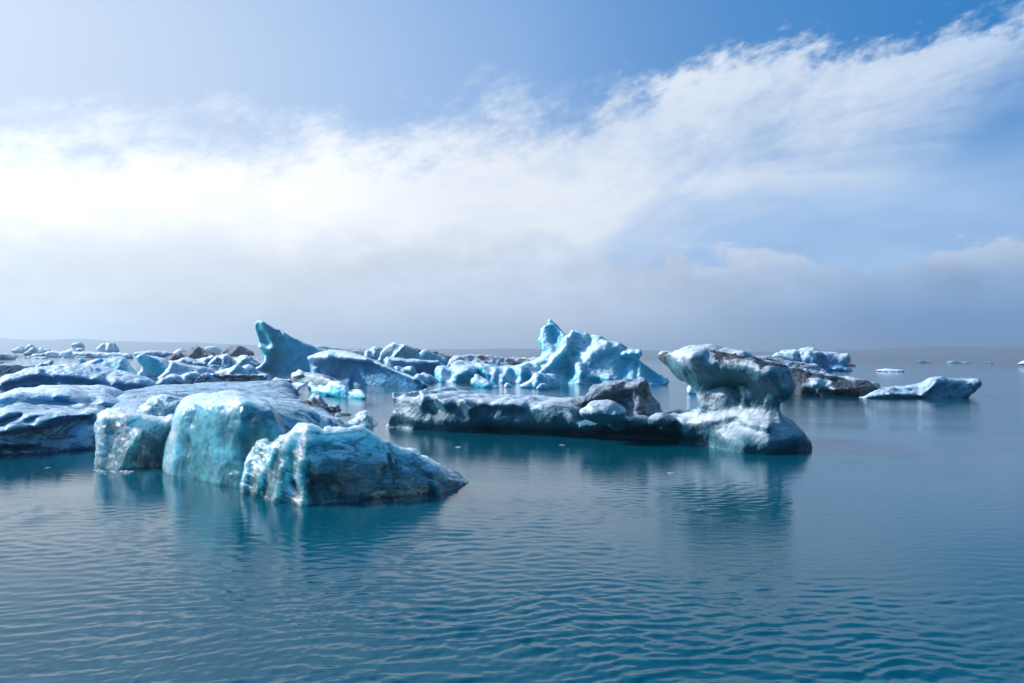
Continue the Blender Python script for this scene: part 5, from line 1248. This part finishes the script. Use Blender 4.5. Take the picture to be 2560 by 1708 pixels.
# glassy bits near the turquoise tail and the shelf
for k, (bx, by, sz) in enumerate([(805, 1040, .22), (818, 1047, .2), (832, 1046, .18), (845, 1040, .22), (826, 1056, .14), (792, 1036, .16), (850, 1066, .12), (842, 1070, .16), (858, 1064, .14), (812, 1054, .12)]):
    Yc = dist((bx, by))
    chunk(k % 6, (unproj((bx, by), Yc)[0], Yc, 0), (sz * 1.3, sz, sz * .8), rnd.uniform(0, 6.28), 'small glassy ice bit floating beside the tail of the large turquoise berg', 'ice bit', 'glassy ice bits beside the turquoise tail', 'crystal')
for k, (bx, by, sz, lb) in enumerate([(1145, 1118, .16, 'flat glassy ice bit on dark water under the left end of the long shelf'), (1406, 1113, .10, 'tiny glassy ice bit under the middle of the long shelf'),
                                      (1110, 1167, .09, 'tiny bright ice crumb right of the crystal berg'), (1675, 1183, .16, 'flat glassy ice bit on the water before the mushroom berg'), (975, 1069, .16, 'dark glassy ice bit at the left tip of the long shelf'),
                                      (118, 1170, .10, 'tiny glinting ice bit left of the pale blocky berg')]):
    Yc = dist((bx, by))
    chunk(k % 6, (unproj((bx, by), Yc)[0], Yc, 0), (sz * 1.2, sz * .6, sz * .22), rnd.uniform(0, 6.28), lb, 'ice bit', None, 'crystal')
for k in range(14):  # crumbs added to stand for foam and sun glints on the water
    bx, by = rnd.uniform(236, 330), rnd.uniform(1166, 1186)
    Yc = dist((bx, by))
    sz = rnd.uniform(.03, .08)
    chunk(k % 6, (unproj((bx, by), Yc)[0], Yc, 0), (sz * 1.6, sz, sz * .7), rnd.uniform(0, 6.28), 'tiny ice crumb added to stand for foam and glints on the water at the foot of the pale blocky berg', 'ice crumb', 'ice crumbs added for glints at the foot of the pale blocky berg', 'crystal')
for i in range(6):
    if i not in used_protos:
        bpy.data.objects.remove(protos[i])


# ------------------------------------------------------------------ the small boat beyond the snow-capped berg
def sdf_obj(name, fn, lo, hi, vox, mat, loc, parent=None):
    ax = [np.arange(a - 2 * vox, b + 3 * vox, vox) for a, b in zip(lo, hi)]
    Q = np.stack(np.meshgrid(*ax, indexing='ij'), -1)
    f = fn(Q)
    v, q = surface_nets(f, (ax[0][0], ax[1][0], ax[2][0]), vox)
    o = mesh_obj(name, v, q, mat)
    o.location = loc
    if parent:
        o.parent = parent
    return o


def caps(Q, a, b, ra, rb):
    a, b = np.array(a), np.array(b)
    t = np.clip(((Q - a) @ (b - a)) / ((b - a) @ (b - a)), 0, 1)
    return np.linalg.norm(Q - a - t[..., None] * (b - a), axis=-1) - (ra + (rb - ra) * t)


def plain(name, c, rough):
    m = bpy.data.materials.new(name)
    m.use_nodes = True
    N = NT(m.node_tree)
    bs = N.n('ShaderNodeBsdfPrincipled')
    P = N.n('ShaderNodeTexCoord').outputs['Object']
    N.put(bs.inputs['Base Color'], N.mix(N.noise(P, 9.0, 4, 0.6), tuple(x * .75 for x in c) + (1,), tuple(c) + (1,)))
    bs.inputs['Roughness'].default_value = rough
    o = N.n('ShaderNodeOutputMaterial')
    N.t.links.new(bs.outputs[0], o.inputs[0])
    return m


def build_boat():
    Yb = 380.0
    bx = unproj((2128, 915), Yb)[0]
    r = bpy.data.objects.new('inflatable_boat', None)
    col.objects.link(r)
    r.location = (bx, Yb, 0)
    tag(r, 'small dark inflatable boat with seated people, passing beyond the snow-capped flat-topped iceberg', 'boat')
    rub, dark, suit = plain('black_rubber', (.03, .035, .045), .5), plain('dark_grey_plastic', (.05, .05, .055), .5), plain('dark_red_suit', (.16, .03, .03), .7)

    def tube(Q):
        f = np.minimum(caps(Q, (-2.1, .8, .32), (.9, .8, .36), .26, .26), caps(Q, (-2.1, -.8, .32), (.9, -.8, .36), .26, .26))
        f = smin(f, caps(Q, (.9, .8, .36), (2.1, 0, .58), .26, .2), .12)
        return smin(f, caps(Q, (.9, -.8, .36), (2.1, 0, .58), .26, .2), .12)
    sdf_obj('tube', tube, (-2.5, -1.2, 0), (2.5, 1.2, 1), .07, rub, (0, 0, 0), r)
    sdf_obj('hull', lambda Q: np.maximum(np.abs(Q[..., 2] - .12) - .14, smax(np.abs(Q[..., 1]) - .8 + np.maximum(Q[..., 0] - .6, 0) * .5, np.abs(Q[..., 0]) - 2.05, .2)), (-2.3, -1, -.2), (2.3, 1, .4), .07, dark, (0, 0, 0), r)
    sdf_obj('outboard_motor', lambda Q: smin(np.linalg.norm((Q - np.array([-2.35, 0, .95])) / np.array([.26, .2, .3]), axis=-1) * .22 - .22, caps(Q, (-2.35, 0, .8), (-2.35, 0, -.1), .1, .07), .1), (-2.8, -.4, -.2), (-2, .4, 1.4), .06, dark, (0, 0, 0), r)

    def body(Q):
        f = caps(Q, (0, 0, .02), (.04, 0, .46), .19, .21)
        f = smin(f, caps(Q, (.04, 0, .46), (.05, 0, .62), .1, .07), .08)
        f = smin(f, np.linalg.norm((Q - np.array([.07, 0, .74])) / np.array([.11, .095, .13]), axis=-1) * .1 - .1, .04)
        for sd in (-1, 1):
            f = smin(f, caps(Q, (.02, .12 * sd, 0), (.42, .14 * sd, .06), .1, .08), .06)
            f = smin(f, caps(Q, (.42, .14 * sd, .06), (.46, .14 * sd, -.36), .075, .055), .04)
            f = smin(f, caps(Q, (.03, .24 * sd, .42), (.1, .28 * sd, .18), .065, .055), .05)
            f = smin(f, caps(Q, (.1, .28 * sd, .18), (.32, .18 * sd, .14), .055, .045), .04)
        return f
    p0 = None
    for k, (ox, oy, rz) in enumerate([(-1.5, .1, 0), (-.75, -.55, 1.4), (-.6, .55, -1.5), (.1, -.5, 1.5), (.35, .5, -1.4)]):
        if p0 is None:
            p0 = sdf_obj('person', body, (-.35, -.4, -.45), (.6, .4, .95), .035, suit, (0, 0, 0))
            o = p0
        else:
            o = p0.copy()
            col.objects.link(o)
        o.location = (bx + ox, Yb + oy, .62)
        o.rotation_euler = (0, 0, rz)
        tag(o, 'person in dark reddish outdoor suit sitting in the small dark inflatable boat', 'person', 'people seated in the small boat')


build_boat()


# ------------------------------------------------------------------ haze
def build_haze():
    B = 4600.0
    zt = 92.0
    v = [(-B, -200, -2.5), (B, -200, -2.5), (B, B + 500, -2.5), (-B, B + 500, -2.5), (-B, -200, zt), (B, -200, zt), (B, B + 500, zt), (-B, B + 500, zt)]
    q = [(0, 3, 2, 1), (4, 5, 6, 7), (0, 1, 5, 4), (1, 2, 6, 5), (2, 3, 7, 6), (3, 0, 4, 7)]
    m = bpy.data.materials.new('lagoon_haze')
    m.use_nodes = True
    N = NT(m.node_tree)
    pv = N.n('ShaderNodeVolumePrincipled')
    pv.inputs['Color'].default_value = (0.75, 0.90, 1.0, 1)
    pv.inputs['Density'].default_value = 0.00034
    pv.inputs['Anisotropy'].default_value = 0.5
    o = N.n('ShaderNodeOutputMaterial')
    N.t.links.new(pv.outputs[0], o.inputs['Volume'])
    ob = mesh_obj('haze', v, np.array(q), m, smooth=False)
    tag(ob, None, None, None, 'stuff')


build_haze()
